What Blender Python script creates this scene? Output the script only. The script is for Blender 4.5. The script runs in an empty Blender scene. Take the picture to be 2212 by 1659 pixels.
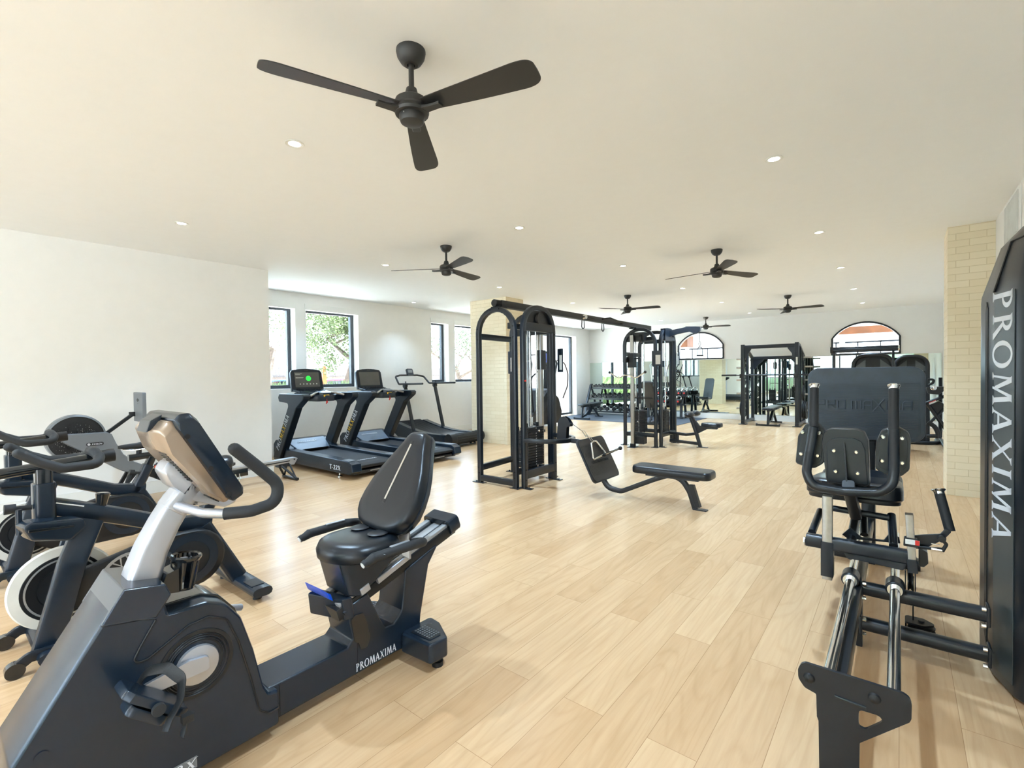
import bpy, bmesh, math, random
from mathutils import Vector as V, Matrix as M4
random.seed(7)
S = bpy.context.scene
COL = S.collection
PI = math.pi
# ---------------------------------------------------------------- camera (eye level 1.35 m, wide lens, looking down the gym)
FPX = 1037.92
YAW, PITCH, ROLL = -0.6792, -0.0185, -0.0128
_f = V((math.sin(YAW)*math.cos(PITCH), math.cos(YAW)*math.cos(PITCH), math.sin(PITCH)))
_r = V((math.cos(YAW), -math.sin(YAW), 0)); _u = _r.cross(_f)
_r, _u = (math.cos(ROLL)*_r + math.sin(ROLL)*_u), (-math.sin(ROLL)*_r + math.cos(ROLL)*_u)
EYE = V((0, 0, 1.35))
cam_data = bpy.data.cameras.new('camera'); cam = bpy.data.objects.new('camera', cam_data); COL.objects.link(cam)
cam_data.sensor_fit = 'HORIZONTAL'; cam_data.sensor_width = 36; cam_data.lens = 36*FPX/2212
cam_data.clip_start = 0.05; cam_data.clip_end = 200
m = M4.Identity(4)
for i in range(3):
    m[i][0] = _r[i]; m[i][1] = _u[i]; m[i][2] = -_f[i]; m[i][3] = EYE[i]
cam.matrix_world = m
S.camera = cam
# ---------------------------------------------------------------- world, exposure
S.view_settings.view_transform = 'Standard'; S.view_settings.look = 'None'
S.view_settings.gamma = 1; S.view_settings.use_curve_mapping = False
S.view_settings.exposure = EXPO = 0.68
W = bpy.data.worlds.new('world'); S.world = W; W.use_nodes = True
nt = W.node_tree; bg = nt.nodes['Background']
sky = nt.nodes.new('ShaderNodeTexSky'); sky.sky_type = 'NISHITA'
sky.sun_elevation = math.radians(50); sky.sun_rotation = math.radians(110); sky.sun_disc = False
sky.air_density = 1.0; sky.dust_density = 2.0; sky.ozone_density = 1.0
mixn = nt.nodes.new('ShaderNodeMix'); mixn.data_type = 'RGBA'; mixn.inputs[0].default_value = 0.8
mixn.inputs[7].default_value = (0.60, 0.80, 1.0, 1)
hs = nt.nodes.new('ShaderNodeVectorMath'); hs.operation = 'SCALE'; hs.inputs[3].default_value = 0.35
nt.links.new(sky.outputs[0], hs.inputs[0]); nt.links.new(hs.outputs[0], mixn.inputs[6])
nt.links.new(mixn.outputs[2], bg.inputs[0]); bg.inputs[1].default_value = 7.0
def lamp(name, kind, loc, energy, color=(1, 1, 1), **k):
    d = bpy.data.lights.new(name, kind); d.energy = energy; d.color = color
    o = bpy.data.objects.new(name, d); COL.objects.link(o); o.location = loc
    rot = k.pop('rot', None)
    for a, b in k.items(): setattr(d, a, b)
    if rot: o.rotation_euler = rot
    return o
lamp('sun', 'SUN', (-20, 5, 20), 55, (.92, 0.96, 1.0), angle=0.02, rot=(math.radians(-28), 0, 0))
def portal(x0, y0, x1, y1, z0, z1, rz):
    o = lamp('window_portal', 'AREA', ((x0+x1)/2, (y0+y1)/2, (z0+z1)/2), 1, shape='RECTANGLE', size=math.hypot(x1-x0, y1-y0), size_y=z1-z0,
             rot=(PI/2, 0, rz))
    o.data.cycles.is_portal = True
# daylight comes in through the openings of the room
YB, XB, XA, YA, XR, HC, YF = 14.692, -8.3685, -6.923, 3.14, 0.761, 2.8667, -6.0
WIN = [(3.25, 4.25, 1.16, 2.59), (4.45, 5.53, 1.16, 2.59), (7.44, 7.98, 1.20, 2.59), (8.19, 9.25, 1.20, 2.59), (10.3, 13.775, 0.03, 2.60)]
FRW = [(-8.0, -3.2, 0.95, 2.6), (-2.9, -2.0, 0.02, 2.6)]      # openings in the wall behind the camera
RTW = [(-5.6, -4.1, .05, 2.6), (-3.8, -2.6, .05, 2.6)]          # glass wall on the right, behind the camera
LOB = (-12.0, 3.5, 19.5)                                        # room beyond the arched windows
for a, b, z0, z1 in WIN: portal(XB-.24, b, XB-.24, a, z0, z1, PI/2)
for a, b, z0, z1 in RTW: portal(XR+.24, a, XR+.24, b, z0, z1, -PI/2)
for a, b, z0, z1 in FRW: portal(a, YF-.2, b, YF-.2, z0, z1, PI)
# ---------------------------------------------------------------- helpers
def P(px, py, x=None, y=None, z=None, q=None):
    """point of the real plane x=..., y=..., z=... (or plane q=(point, normal)) seen at a place of the photograph"""
    d = _f + _r*((px-1106)/FPX) - _u*((py-829.5)/FPX)
    if x is not None: t = (x-EYE.x)/d.x
    elif y is not None: t = (y-EYE.y)/d.y
    elif z is not None: t = (z-EYE.z)/d.z
    else: t = (V(q[0])-EYE).dot(V(q[1]))/d.dot(V(q[1]))
    return EYE + d*t
X_, Y_, Z_ = V((1, 0, 0)), V((0, 1, 0)), V((0, 0, 1))
def new(): return bmesh.new()
def frame(d, up=None):
    d = V(d).normalized(); up = V(up) if up is not None else (Z_ if abs(d.z) < .95 else X_)
    s = d.cross(up)
    if s.length < 1e-5: s = d.cross(Y_)
    s.normalize(); return s, s.cross(d).normalized(), d
def face(bm, vs):
    try: return bm.faces.new(vs)
    except ValueError: return None
def box(bm, c, s, rot=None):
    c = V(c); pts = []
    for i in (-.5, .5):
        for j in (-.5, .5):
            for k in (-.5, .5):
                p = V((i*s[0], j*s[1], k*s[2]))
                if rot is not None: p = rot @ p
                pts.append(bm.verts.new(c+p))
    for f in ((0, 1, 3, 2), (4, 6, 7, 5), (0, 4, 5, 1), (2, 3, 7, 6), (0, 2, 6, 4), (1, 5, 7, 3)): bm.faces.new([pts[i] for i in f])
def bx(bm, x0, x1, y0, y1, z0, z1): box(bm, ((x0+x1)/2, (y0+y1)/2, (z0+z1)/2), (abs(x1-x0), abs(y1-y0), abs(z1-z0)))
def rings(bm, R, closed=False, cap=True):
    R = [[bm.verts.new(V(p)) for p in r] for r in R]; n = len(R[0])
    for a, b in zip(R, R[1:] + ([R[0]] if closed else [])):
        for i in range(n): face(bm, (a[i], a[(i+1) % n], b[(i+1) % n], b[i]))
    if cap and not closed: face(bm, R[0][::-1]); face(bm, R[-1])
def circ(r, n=12, ry=None): return [(r*math.cos(2*PI*i/n), (ry or r)*math.sin(2*PI*i/n)) for i in range(n)]
def rrect(w, h, r, n=4):
    r = min(r, w/2-1e-5, h/2-1e-5); out = []
    for cx, cy, a0 in ((w/2-r, h/2-r, 0), (-w/2+r, h/2-r, 90), (-w/2+r, -h/2+r, 180), (w/2-r, -h/2+r, 270)):
        for i in range(n+1):
            a = math.radians(a0+90*i/n); out.append((cx+r*math.cos(a), cy+r*math.sin(a)))
    return out
def sweep(bm, pts, sec, up=None, closed=False, scale=None, cap=True):
    pts = [V(p) for p in pts]; n = len(pts); R = []; s = None
    for i, p in enumerate(pts):
        if closed: d = pts[(i+1) % n]-pts[i-1]
        else: d = pts[min(i+1, n-1)]-pts[max(i-1, 0)]
        d.normalize()
        if s is None or up is not None: s, u, _ = frame(d, up)
        else:
            s = (s-d*s.dot(d)).normalized(); u = s.cross(d).normalized()
        k = 1.0 if scale is None else (scale[i] if not callable(scale) else scale(i/(n-1)))
        m = 1.0
        if 0 < i < n-1 or closed:
            a, b = (p-pts[i-1]).normalized(), (pts[(i+1) % n]-p).normalized()
            m = 1/max(.5, math.sqrt(max(.01, (1+a.dot(b))/2)))
            bis = (b-a)
            if bis.length > 1e-4: bis.normalize()
            else: bis = None
        else: bis = None
        row = []
        for x, y in sec:
            o = (s*x+u*y)*k
            if bis is not None: o = o+bis*(o.dot(bis)*(m-1))
            row.append(p+o)
        R.append(row)
    rings(bm, R, closed, cap)
def arc(a, b, c, r, n=6):
    """fillet at b"""
    a, b, c = V(a), V(b), V(c); u = (a-b).normalized(); v = (c-b).normalized(); ang = u.angle(v)
    t = min(r/math.tan(ang/2), (a-b).length*.49, (c-b).length*.49); r2 = t*math.tan(ang/2)
    ctr = b+(u+v).normalized()*(r2/math.sin(ang/2)); p0 = b+u*t-ctr; p1 = b+v*t-ctr; tot = p0.angle(p1); out = []
    for i in range(n+1):
        k = i/n; out.append(ctr+(p0*math.sin((1-k)*tot)+p1*math.sin(k*tot))/math.sin(tot))
    return out
def fil(pts, r, n=6, closed=False):
    pts = [V(p) for p in pts]; N = len(pts); out = []
    for i, p in enumerate(pts):
        if not closed and i in (0, N-1): out.append(p); continue
        a, b = pts[i-1], pts[(i+1) % N]; rr = r[i] if isinstance(r, (list, tuple)) else r
        if (a-p).normalized().cross((b-p).normalized()).length < .02 or rr <= 0: out.append(p)
        else: out += arc(a, p, b, rr, n)
    return out
def tube(bm, pts, r, n=12, fr=0, closed=False, **k): sweep(bm, fil(pts, fr, closed=closed) if fr else pts, circ(r, n), closed=closed, **k)
def bar(bm, pts, w, h, fr=0, up=None, rr=.006, **k):
    """square or flat bar with rounded edges along a path; w sideways, h along up"""
    sweep(bm, fil(pts, fr) if fr else pts, rrect(w, h, rr, 2), up=up, **k)
def cyl(bm, a, b, r, r2=None, n=20): sweep(bm, [a, b], circ(1, n), scale=[r, r if r2 is None else r2])
def lathe(bm, prof, c=(0, 0, 0), ax=(0, 0, 1), n=28):
    s, u, d = frame(ax); c = V(c)
    rings(bm, [[c+d*z+(s*math.cos(2*PI*i/n)+u*math.sin(2*PI*i/n))*max(r, 1e-4) for i in range(n)] for r, z in prof])
def ball(bm, c, r, n=12, rot=None):
    r = (r, r, r) if not isinstance(r, (tuple, list)) else r; c = V(c); R = []
    for j in range(n//2+1):
        t = PI*j/(n//2); row = []
        for i in range(n):
            p = V((r[0]*math.sin(t)*math.cos(2*PI*i/n), r[1]*math.sin(t)*math.sin(2*PI*i/n), -r[2]*math.cos(t)))
            if j in (0, n//2): p = V((r[0]*1e-3*math.cos(2*PI*i/n), r[1]*1e-3*math.sin(2*PI*i/n), p.z))
            row.append(c+(rot @ p if rot is not None else p))
        R.append(row)
    rings(bm, R)
def prism(bm, poly, vec, fr=0, n=4):
    """planar outline pushed along vec"""
    poly = [V(p) for p in poly]
    if fr: poly = fil(poly, fr, n, closed=True)
    rings(bm, [poly, [p+V(vec) for p in poly]])
def plate(bm, poly, t, nrm, fr=0): prism(bm, [V(p)-V(nrm).normalized()*t/2 for p in poly], V(nrm).normalized()*t, fr)
def place2(pts, c, u, v): return [V(c)+V(u)*a+V(v)*b for a, b in pts]
def holed(bm, outer, inner, vec):
    """outline with one hole: both rings have the same number of points"""
    n = len(outer); vec = V(vec)
    a = [bm.verts.new(V(p)) for p in outer]; b = [bm.verts.new(V(p)) for p in inner]
    c = [bm.verts.new(V(p)+vec) for p in outer]; d = [bm.verts.new(V(p)+vec) for p in inner]
    for i in range(n):
        j = (i+1) % n
        face(bm, (a[i], a[j], b[j], b[i])); face(bm, (c[j], c[i], d[i], d[j])); face(bm, (a[j], a[i], c[i], c[j])); face(bm, (b[i], b[j], d[j], d[i]))
def pad(bm, c, u, v, w, h, t, r=.04, dome=.35, n=6):
    """upholstered pad: rounded rectangle w x h in directions u, v, thickness t along u x v"""
    u, v = V(u).normalized(), V(v).normalized(); nn = u.cross(v); R = []
    for k, (s, z) in enumerate(((.96, 0), (1, .12), (1, .62), (.965, .86), (.9, .97), (.75, 1.0))):
        ins = (1-s)*min(w, h)
        R.append([V(c)+u*a+v*b+nn*(z*t) for a, b in rrect(w-ins, h-ins, max(.005, r-ins/2), n)])
    rings(bm, R)
class T:    # a thing: Empty at its base that parents its parts; meshes may be given in world coordinates
    pass
def set_props(o, label=None, cat=None, group=None, kind=None):
    for k, v in (('label', label), ('category', cat), ('group', group), ('kind', kind)):
        if v: o[k] = v
    return o
def thing(name, label, cat, loc=(0, 0, 0), group=None):
    o = bpy.data.objects.new(name, None); COL.objects.link(o); o.location = loc; o.empty_display_size = .1
    return set_props(o, label, cat, group)
def root_of(o):
    while o.parent: o = o.parent
    return o
SPLIT = set('bolt base_plate cross_member end_bolt flange_bolt flange plate_bolt pad_bolt seam screw collar_bolt floor_bar slats_ warning_sticker keys_ rear_stabilizer body_screw seat_clamp panel_seam base_bar post_frame_ floor_rail pulse_grip front_leg saddle_rail shroud_facet vent_slots_ guide_tube pulley_block_ linkage pedal_axle seat_hook side_frame_ rear_leg_'.split())
def islands(bm):
    bm.verts.index_update(); seen = set(); out = []
    for v in bm.verts:
        if v.index in seen: continue
        st = [v]; seen.add(v.index); comp = [v]
        while st:
            w = st.pop()
            for e in w.link_edges:
                o = e.other_vert(w)
                if o.index not in seen: seen.add(o.index); st.append(o); comp.append(o)
        out.append(comp)
    return out
def obj(name, bm, mat, parent=None, bev=0, seg=2, ang=32, loc=None, label=None):
    if name in SPLIT:
        bmesh.ops.remove_doubles(bm, verts=bm.verts, dist=1e-5); isl = islands(bm)
        if len(isl) > 1:
            ix = [{v.index for v in c} for c in isl]; first = None
            for s_ in ix:
                b2 = bm.copy(); b2.verts.ensure_lookup_table()
                bmesh.ops.delete(b2, geom=[v for v in b2.verts if v.index not in s_], context='VERTS')
                o = obj1(name, b2, mat, parent, bev, seg, ang, loc, label); first = first or o
            bm.free(); return first
    return obj1(name, bm, mat, parent, bev, seg, ang, loc, label)
def obj1(name, bm, mat, parent=None, bev=0, seg=2, ang=32, loc=None, label=None):
    bmesh.ops.remove_doubles(bm, verts=bm.verts, dist=1e-5)
    bmesh.ops.recalc_face_normals(bm, faces=bm.faces)
    if bev:
        es = [e for e in bm.edges if len(e.link_faces) == 2 and e.calc_face_angle(0) > math.radians(40)]
        if es: bmesh.ops.bevel(bm, geom=es, offset=bev, segments=seg, profile=.5, affect='EDGES', clamp_overlap=True)
    lim = math.radians(ang)
    for f in bm.faces: f.smooth = True
    for e in bm.edges:
        if len(e.link_faces) != 2 or e.calc_face_angle(0) > lim: e.smooth = False
    wn = bool(bev)
    off = V(loc) if loc is not None else (root_of(parent).location.copy() if parent is not None else V((0, 0, 0)))
    if off.length > 0: bmesh.ops.translate(bm, verts=bm.verts, vec=-off)
    me = bpy.data.meshes.new(name); bm.to_mesh(me); bm.free()
    for mm in (mat if isinstance(mat, (list, tuple)) else [mat]): me.materials.append(mm)
    o = bpy.data.objects.new(name, me); COL.objects.link(o)
    if wn:
        w = o.modifiers.new('normals', 'WEIGHTED_NORMAL'); w.keep_sharp = True; w.weight = 80
    if parent is not None: o.parent = parent
    elif loc is not None: o.location = loc
    if label: o['label'] = label
    return o
def struct(name, bm, mat, **k):
    o = obj(name, bm, mat, **k); o['kind'] = 'structure'; return o
def copy_tree(o, parent=None):
    c = o.copy(); COL.objects.link(c)
    if parent is not None: c.parent = parent
    for ch in [x for x in KIDS.get(o.name, [])]: copy_tree(ch, c)
    return c
KIDS = {}
def dup(root, loc, rz=0, label=None, scale=None):
    if not KIDS.get(root.name):
        def reg(o):
            KIDS[o.name] = list(o.children)
            for c in o.children: reg(c)
        reg(root)
    c = copy_tree(root); c.location = loc; c.rotation_euler = (0, 0, rz)
    if label: c['label'] = label
    if scale: c.scale = (scale,)*3
    return c
# ---------------------------------------------------------------- materials
def lin(c): return tuple(((x/255)/12.92 if x/255 <= .04045 else ((x/255+.055)/1.055)**2.4) for x in c)
def mat(name, rgb, rough=.5, metal=0.0, var=.06, scale=8, bump=0.0, bscale=60, coat=0, emit=None, est=0, spec=.5, rvar=.0):
    m = bpy.data.materials.new(name); m.use_nodes = True; t = m.node_tree; b = t.nodes['Principled BSDF']
    c = lin(rgb); tc = t.nodes.new('ShaderNodeTexCoord')
    n = t.nodes.new('ShaderNodeTexNoise'); n.inputs['Scale'].default_value = scale; n.inputs['Detail'].default_value = 3
    t.links.new(tc.outputs['Object'], n.inputs['Vector'])
    r = t.nodes.new('ShaderNodeValToRGB'); r.color_ramp.elements[0].position = .3; r.color_ramp.elements[1].position = .7
    r.color_ramp.elements[0].color = tuple(x*(1-var) for x in c)+(1,); r.color_ramp.elements[1].color = tuple(min(1, x*(1+var)) for x in c)+(1,)
    t.links.new(n.outputs['Fac'], r.inputs['Fac']); t.links.new(r.outputs['Color'], b.inputs['Base Color'])
    b.inputs['Roughness'].default_value = rough; b.inputs['Metallic'].default_value = metal; b.inputs['Specular IOR Level'].default_value = spec
    if coat: b.inputs['Coat Weight'].default_value = coat; b.inputs['Coat Roughness'].default_value = .12
    if emit: b.inputs['Emission Color'].default_value = lin(emit)+(1,); b.inputs['Emission Strength'].default_value = est
    if bump:
        n2 = t.nodes.new('ShaderNodeTexNoise'); n2.inputs['Scale'].default_value = bscale; n2.inputs['Detail'].default_value = 4
        t.links.new(tc.outputs['Object'], n2.inputs['Vector']); bp = t.nodes.new('ShaderNodeBump'); bp.inputs['Strength'].default_value = bump; bp.inputs['Distance'].default_value = .01
        t.links.new(n2.outputs['Fac'], bp.inputs['Height']); t.links.new(bp.outputs['Normal'], b.inputs['Normal'])
    return m
def nodes(m): return m.node_tree, m.node_tree.nodes['Principled BSDF']
M = {}
M['wall'] = mat('wall_paint', (240, 239, 235), .75, var=.01, bump=.04, bscale=180)
M['ceil'] = mat('ceiling_paint', (249, 250, 249), .8, var=.008, bump=.02, bscale=120)
M['trim'] = mat('trim_paint', (238, 238, 233), .45, var=.01)
M['wframe'] = mat('dark_window_frame', (38, 46, 54), .4, var=.05)
M['steel'] = mat('black_powder_coat', (20, 27, 35), .3, var=.06, scale=20, bump=.03, bscale=400)
M['steel2'] = mat('matte_black_paint', (15, 19, 24), .42, var=.06, bump=.03, bscale=400)
M['plastic'] = mat('charcoal_plastic', (24, 36, 49), .26, var=.05, bump=.03, bscale=500)
M['gloss'] = mat('gloss_black_plastic', (22, 27, 32), .12, var=.04, coat=.5)
M['dark'] = mat('black_rubber', (19, 20, 22), .55, var=.08, bump=.08, bscale=300)
M['grip'] = mat('grip_foam', (30, 33, 37), .62, var=.06, bump=.1, bscale=300)
M['vinyl'] = mat('black_vinyl', (16, 23, 31), .3, var=.06, bump=.06, bscale=350)
M['fan'] = mat('fan_black', (42, 42, 41), .5, var=.05)
M['chrome'] = mat('chrome', (225, 226, 226), .12, 1, var=.02)
M['brushed'] = mat('brushed_steel', (176, 174, 168), .3, 1, var=.06, scale=60)
M['silver'] = mat('silver_paint', (186, 189, 197), .34, .7, var=.02)
M['white'] = mat('white_lettering', (226, 230, 236), .5, var=.01)
M['greyrail'] = mat('grey_aluminium', (172, 174, 176), .35, .5, var=.03)
M['grey'] = mat('grey_plastic', (108, 112, 116), .4, var=.03)
M['lens'] = mat('lamp_diffuser', (255, 255, 250), .4, emit=(255, 250, 240), est=12)
M['yellow'] = mat('yellow_label', (236, 190, 40), .5); M['red'] = mat('red_plastic', (205, 45, 35), .45)
M['orange'] = mat('orange_plastic', (240, 90, 40), .45); M['blue'] = mat('blue_handle', (18, 84, 214), .35)
M['green'] = mat('green_button', (40, 215, 70), .4, emit=(40, 215, 70), est=.7)
M['labelw'] = mat('label_paper', (225, 226, 224), .55, var=.1, scale=90)
# ---------------------------------------------------------------- lettering (flared serif capitals drawn as outlines)
def _st(a, b, wa, wb, fa=0, fb=0):
    """stroke a->b with end widths; fa, fb: flare widths of small serifs cut level with the line"""
    (ax, ay), (bx_, by) = a, b; out = []
    H = .07
    if fa: out.append([(ax-fa/2, ay), (ax+fa/2, ay), (ax+wa/2+(bx_-ax)*H, ay+(by-ay)*H), (ax-wa/2+(bx_-ax)*H, ay+(by-ay)*H)])
    if fb: out.append([(bx_-fb/2, by), (bx_+fb/2, by), (bx_+wb/2-(bx_-ax)*H, by-(by-ay)*H), (bx_-wb/2-(bx_-ax)*H, by-(by-ay)*H)])
    out.append([(ax-wa/2, ay), (ax+wa/2, ay), (bx_+wb/2, by), (bx_-wb/2, by)]); return out
def _ring(cx, cy, rx, ry, tx, ty, a0=0, a1=360, n=24):
    out = []
    for i in range(n):
        p, q = math.radians(a0+(a1-a0)*i/n), math.radians(a0+(a1-a0)*(i+1)/n)
        out.append([(cx+rx*math.cos(p), cy+ry*math.sin(p)), (cx+rx*math.cos(q), cy+ry*math.sin(q)), (cx+(rx-tx)*math.cos(q), cy+(ry-ty)*math.sin(q)), (cx+(rx-tx)*math.cos(p), cy+(ry-ty)*math.sin(p))])
    return out
GL = {
 'I': (.42, _st((.21, 0), (.21, 1), .17, .17, .34, .34)),
 'P': (.72, _st((.22, 0), (.22, 1), .17, .17, .36, .3)+_ring(.3, .74, .38, .26, .17, .07, -90, 90, 12)+[[(.2, 1), (.3, 1), (.3, .93), (.2, .93)], [(.2, .55), (.3, .55), (.3, .48), (.2, .48)]]),
 'R': (.86, _st((.22, 0), (.22, 1), .17, .17, .36, .3)+_ring(.3, .75, .36, .25, .17, .07, -90, 90, 12)+[[(.2, 1), (.3, 1), (.3, .93), (.2, .93)], [(.2, .57), (.3, .57), (.3, .5), (.2, .5)]]+[[(.34, .52), (.5, .52), (.95, 0), (.72, 0)]]),
 'O': (1.04, _ring(.52, .5, .49, .52, .17, .07, 0, 360, 32)),
 'M': (1.16, _st((.14, 0), (.24, 1), .07, .1, .26, .2)+_st((.28, 1), (.58, .12), .17, .14)+_st((.86, 1), (.56, .0), .12, .08)+_st((1.02, 0), (.92, 1), .18, .16, .34, .24)),
 'A': (.92, _st((.12, 0), (.45, 1), .07, .09, .26)+_st((.80, 0), (.46, 1), .19, .15, .34)+[[(.22, .36), (.7, .36), (.7, .28), (.2, .28)]]),
 'X': (.94, _st((.14, 0), (.8, 1), .07, .07, .26, .26)+_st((.80, 0), (.16, 1), .19, .19, .3, .32)),
 'T': (.8, _st((.4, 0), (.4, 1), .17, .17, .34)+[[(.04, 1), (.76, 1), (.76, .92), (.04, .92)], [(.04, 1), (.1, 1), (.08, .8), (.04, .8)], [(.7, 1), (.76, 1), (.76, .8), (.72, .8)]]),
 '-': (.46, [[(.06, .42), (.38, .42), (.38, .32), (.06, .32)]]),
 '2': (.72, _ring(.36, .72, .28, .28, .15, .08, -35, 165, 14)+[[(.5, .62), (.62, .54), (.26, .1), (.06, .1)], [(.06, 0), (.66, 0), (.66, .1), (.06, .1)], [(.6, .1), (.66, .1), (.68, .24), (.62, .2)]]),
 'V': (.92, _st((.45, 0), (.12, 1), .1, .17, 0, .3)+_st((.45, 0), (.78, 1), .1, .08, 0, .24)), 'N': (1.0, _st((.18, 0), (.18, 1), .08, .08)+_st((.82, 0), (.82, 1), .08, .08)+_st((.82, 0), (.18, 1), .16, .16)), ' ': (.4, []),
}
GS = {  # plain stencil-like capitals of constant stroke for embossed tread lettering and the small rower badge
 k: v for k, v in GL.items()}
def text_w(s, track=.08): return sum(GL[c][0]+track for c in s)-track
def lettering(s, p, u, v, h, mat_, parent, t=.0012, name='lettering', width=None, track=.08, shear=0, cmats=None, label=None):
    """letters of cap height h, baseline start p, reading direction u, letter-up v; raised along u x v"""
    p, u, v = V(p), V(u).normalized(), V(v).normalized(); n = u.cross(v)*t; kx = h if width is None else width/text_w(s, track); x = 0; bs = {}
    for i, c in enumerate(s):
        mi = cmats[i] if cmats else mat_
        b = bs.setdefault(mi, new())
        for poly in GL[c][1]:
            q = [p+u*((x+a+shear*bb)*kx)+v*(bb*h) for a, bb in poly]
            A = [b.verts.new(k+n*.01) for k in q]; B = [b.verts.new(k+n) for k in q]; face(b, B); N = len(q)
            for j in range(N): face(b, (A[j], A[(j+1) % N], B[(j+1) % N], B[j]))
        x += GL[c][0]+track
    for mi, b in bs.items():
        off = root_of(parent).location.copy(); bmesh.ops.recalc_face_normals(b, faces=b.faces)
        bmesh.ops.translate(b, verts=b.verts, vec=-off); me = bpy.data.meshes.new(name); b.to_mesh(me); b.free(); me.materials.append(mi)
        o = bpy.data.objects.new(name, me); COL.objects.link(o); o.parent = parent
        if label: o['label'] = label
# ================================================================ ROOM
def floor_mat():
    m = mat('oak_plank_floor', (214, 190, 158), .34, spec=.5); t, b = nodes(m)
    tc = t.nodes.new('ShaderNodeTexCoord'); mp = t.nodes.new('ShaderNodeMapping'); mp.inputs['Rotation'].default_value = (0, 0, PI/2)
    t.links.new(tc.outputs['Object'], mp.inputs['Vector'])
    br = t.nodes.new('ShaderNodeTexBrick'); br.offset = .37; br.offset_frequency = 2; br.squash = 1
    for k, v in (('Scale', 1), ('Brick Width', 1.22), ('Row Height', .182), ('Mortar Size', .0011), ('Mortar Smooth', .2), ('Bias', 0)): br.inputs[k].default_value = v
    br.inputs['Color1'].default_value = (0, 0, 0, 1); br.inputs['Color2'].default_value = (1, 1, 1, 1); br.inputs['Mortar'].default_value = (.5, .5, .5, 1)
    t.links.new(mp.outputs[0], br.inputs['Vector'])
    # plank tone
    r1 = t.nodes.new('ShaderNodeValToRGB'); e = r1.color_ramp.elements
    e[0].color = lin((196, 160, 120))+(1,); e[1].color = lin((209, 176, 137))+(1,)
    t.links.new(br.outputs['Color'], r1.inputs['Fac'])
    # long grain
    mg = t.nodes.new('ShaderNodeMapping'); mg.inputs['Scale'].default_value = (26, 1.6, 26); t.links.new(tc.outputs['Object'], mg.inputs['Vector'])
    add = t.nodes.new('ShaderNodeVectorMath'); add.operation = 'MULTIPLY_ADD'; add.inputs[1].default_value = (9, 23, 5)
    t.links.new(br.outputs['Color'], add.inputs[0]); t.links.new(mg.outputs[0], add.inputs[2])
    n1 = t.nodes.new('ShaderNodeTexNoise'); n1.inputs['Scale'].default_value = 1; n1.inputs['Detail'].default_value = 8; n1.inputs['Roughness'].default_value = .62; n1.inputs['Distortion'].default_value = .6
    t.links.new(add.outputs[0], n1.inputs['Vector'])
    r2 = t.nodes.new('ShaderNodeValToRGB'); e = r2.color_ramp.elements; e[0].position = .33; e[1].position = .62
    e[0].color = (.89, .86, .82, 1); e[1].color = (1.0, 1.0, 1.0, 1); t.links.new(n1.outputs['Fac'], r2.inputs['Fac'])
    # cathedral figure
    mw = t.nodes.new('ShaderNodeMapping'); mw.inputs['Scale'].default_value = (5, .55, 5); t.links.new(tc.outputs['Object'], mw.inputs['Vector'])
    ad2 = t.nodes.new('ShaderNodeVectorMath'); ad2.operation = 'MULTIPLY_ADD'; ad2.inputs[1].default_value = (3, 7, 5)
    t.links.new(br.outputs['Color'], ad2.inputs[0]); t.links.new(mw.outputs[0], ad2.inputs[2])
    n3 = t.nodes.new('ShaderNodeTexNoise'); n3.inputs['Scale'].default_value = 1; n3.inputs['Detail'].default_value = 1.5; t.links.new(ad2.outputs[0], n3.inputs['Vector'])
    ml = t.nodes.new('ShaderNodeMath'); ml.operation = 'MULTIPLY'; ml.inputs[1].default_value = 16; t.links.new(n3.outputs['Fac'], ml.inputs[0])
    fr = t.nodes.new('ShaderNodeMath'); fr.operation = 'PINGPONG'; fr.inputs[1].default_value = .5; t.links.new(ml.outputs[0], fr.inputs[0])
    r3 = t.nodes.new('ShaderNodeValToRGB'); e = r3.color_ramp.elements; e[0].position = .0; e[1].position = .22
    e[0].color = (.93, .91, .88, 1); e[1].color = (1, 1, 1, 1); t.links.new(fr.outputs[0], r3.inputs['Fac'])
    def mul(a, b_, f=1.0):
        x = t.nodes.new('ShaderNodeMix'); x.data_type = 'RGBA'; x.blend_type = 'MULTIPLY'; x.inputs[0].default_value = f
        t.links.new(a, x.inputs[6]); t.links.new(b_, x.inputs[7]); return x.outputs[2]
    c = mul(mul(r1.outputs[0], r2.outputs[0]), r3.outputs[0], .8)
    r4 = t.nodes.new('ShaderNodeValToRGB'); r4.color_ramp.elements[0].color = (1, 1, 1, 1); r4.color_ramp.elements[1].color = (.62, .55, .48, 1)
    t.links.new(br.outputs['Fac'], r4.inputs['Fac']); c = mul(c, r4.outputs[0])
    t.links.new(c, b.inputs['Base Color'])
    b.inputs['Roughness'].default_value = .27
    bp = t.nodes.new('ShaderNodeBump'); bp.inputs['Strength'].default_value = .06; bp.inputs['Distance'].default_value = .004
    t.links.new(n1.outputs['Fac'], bp.inputs['Height']); t.links.new(bp.outputs[0], b.inputs['Normal'])
    return m
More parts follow.
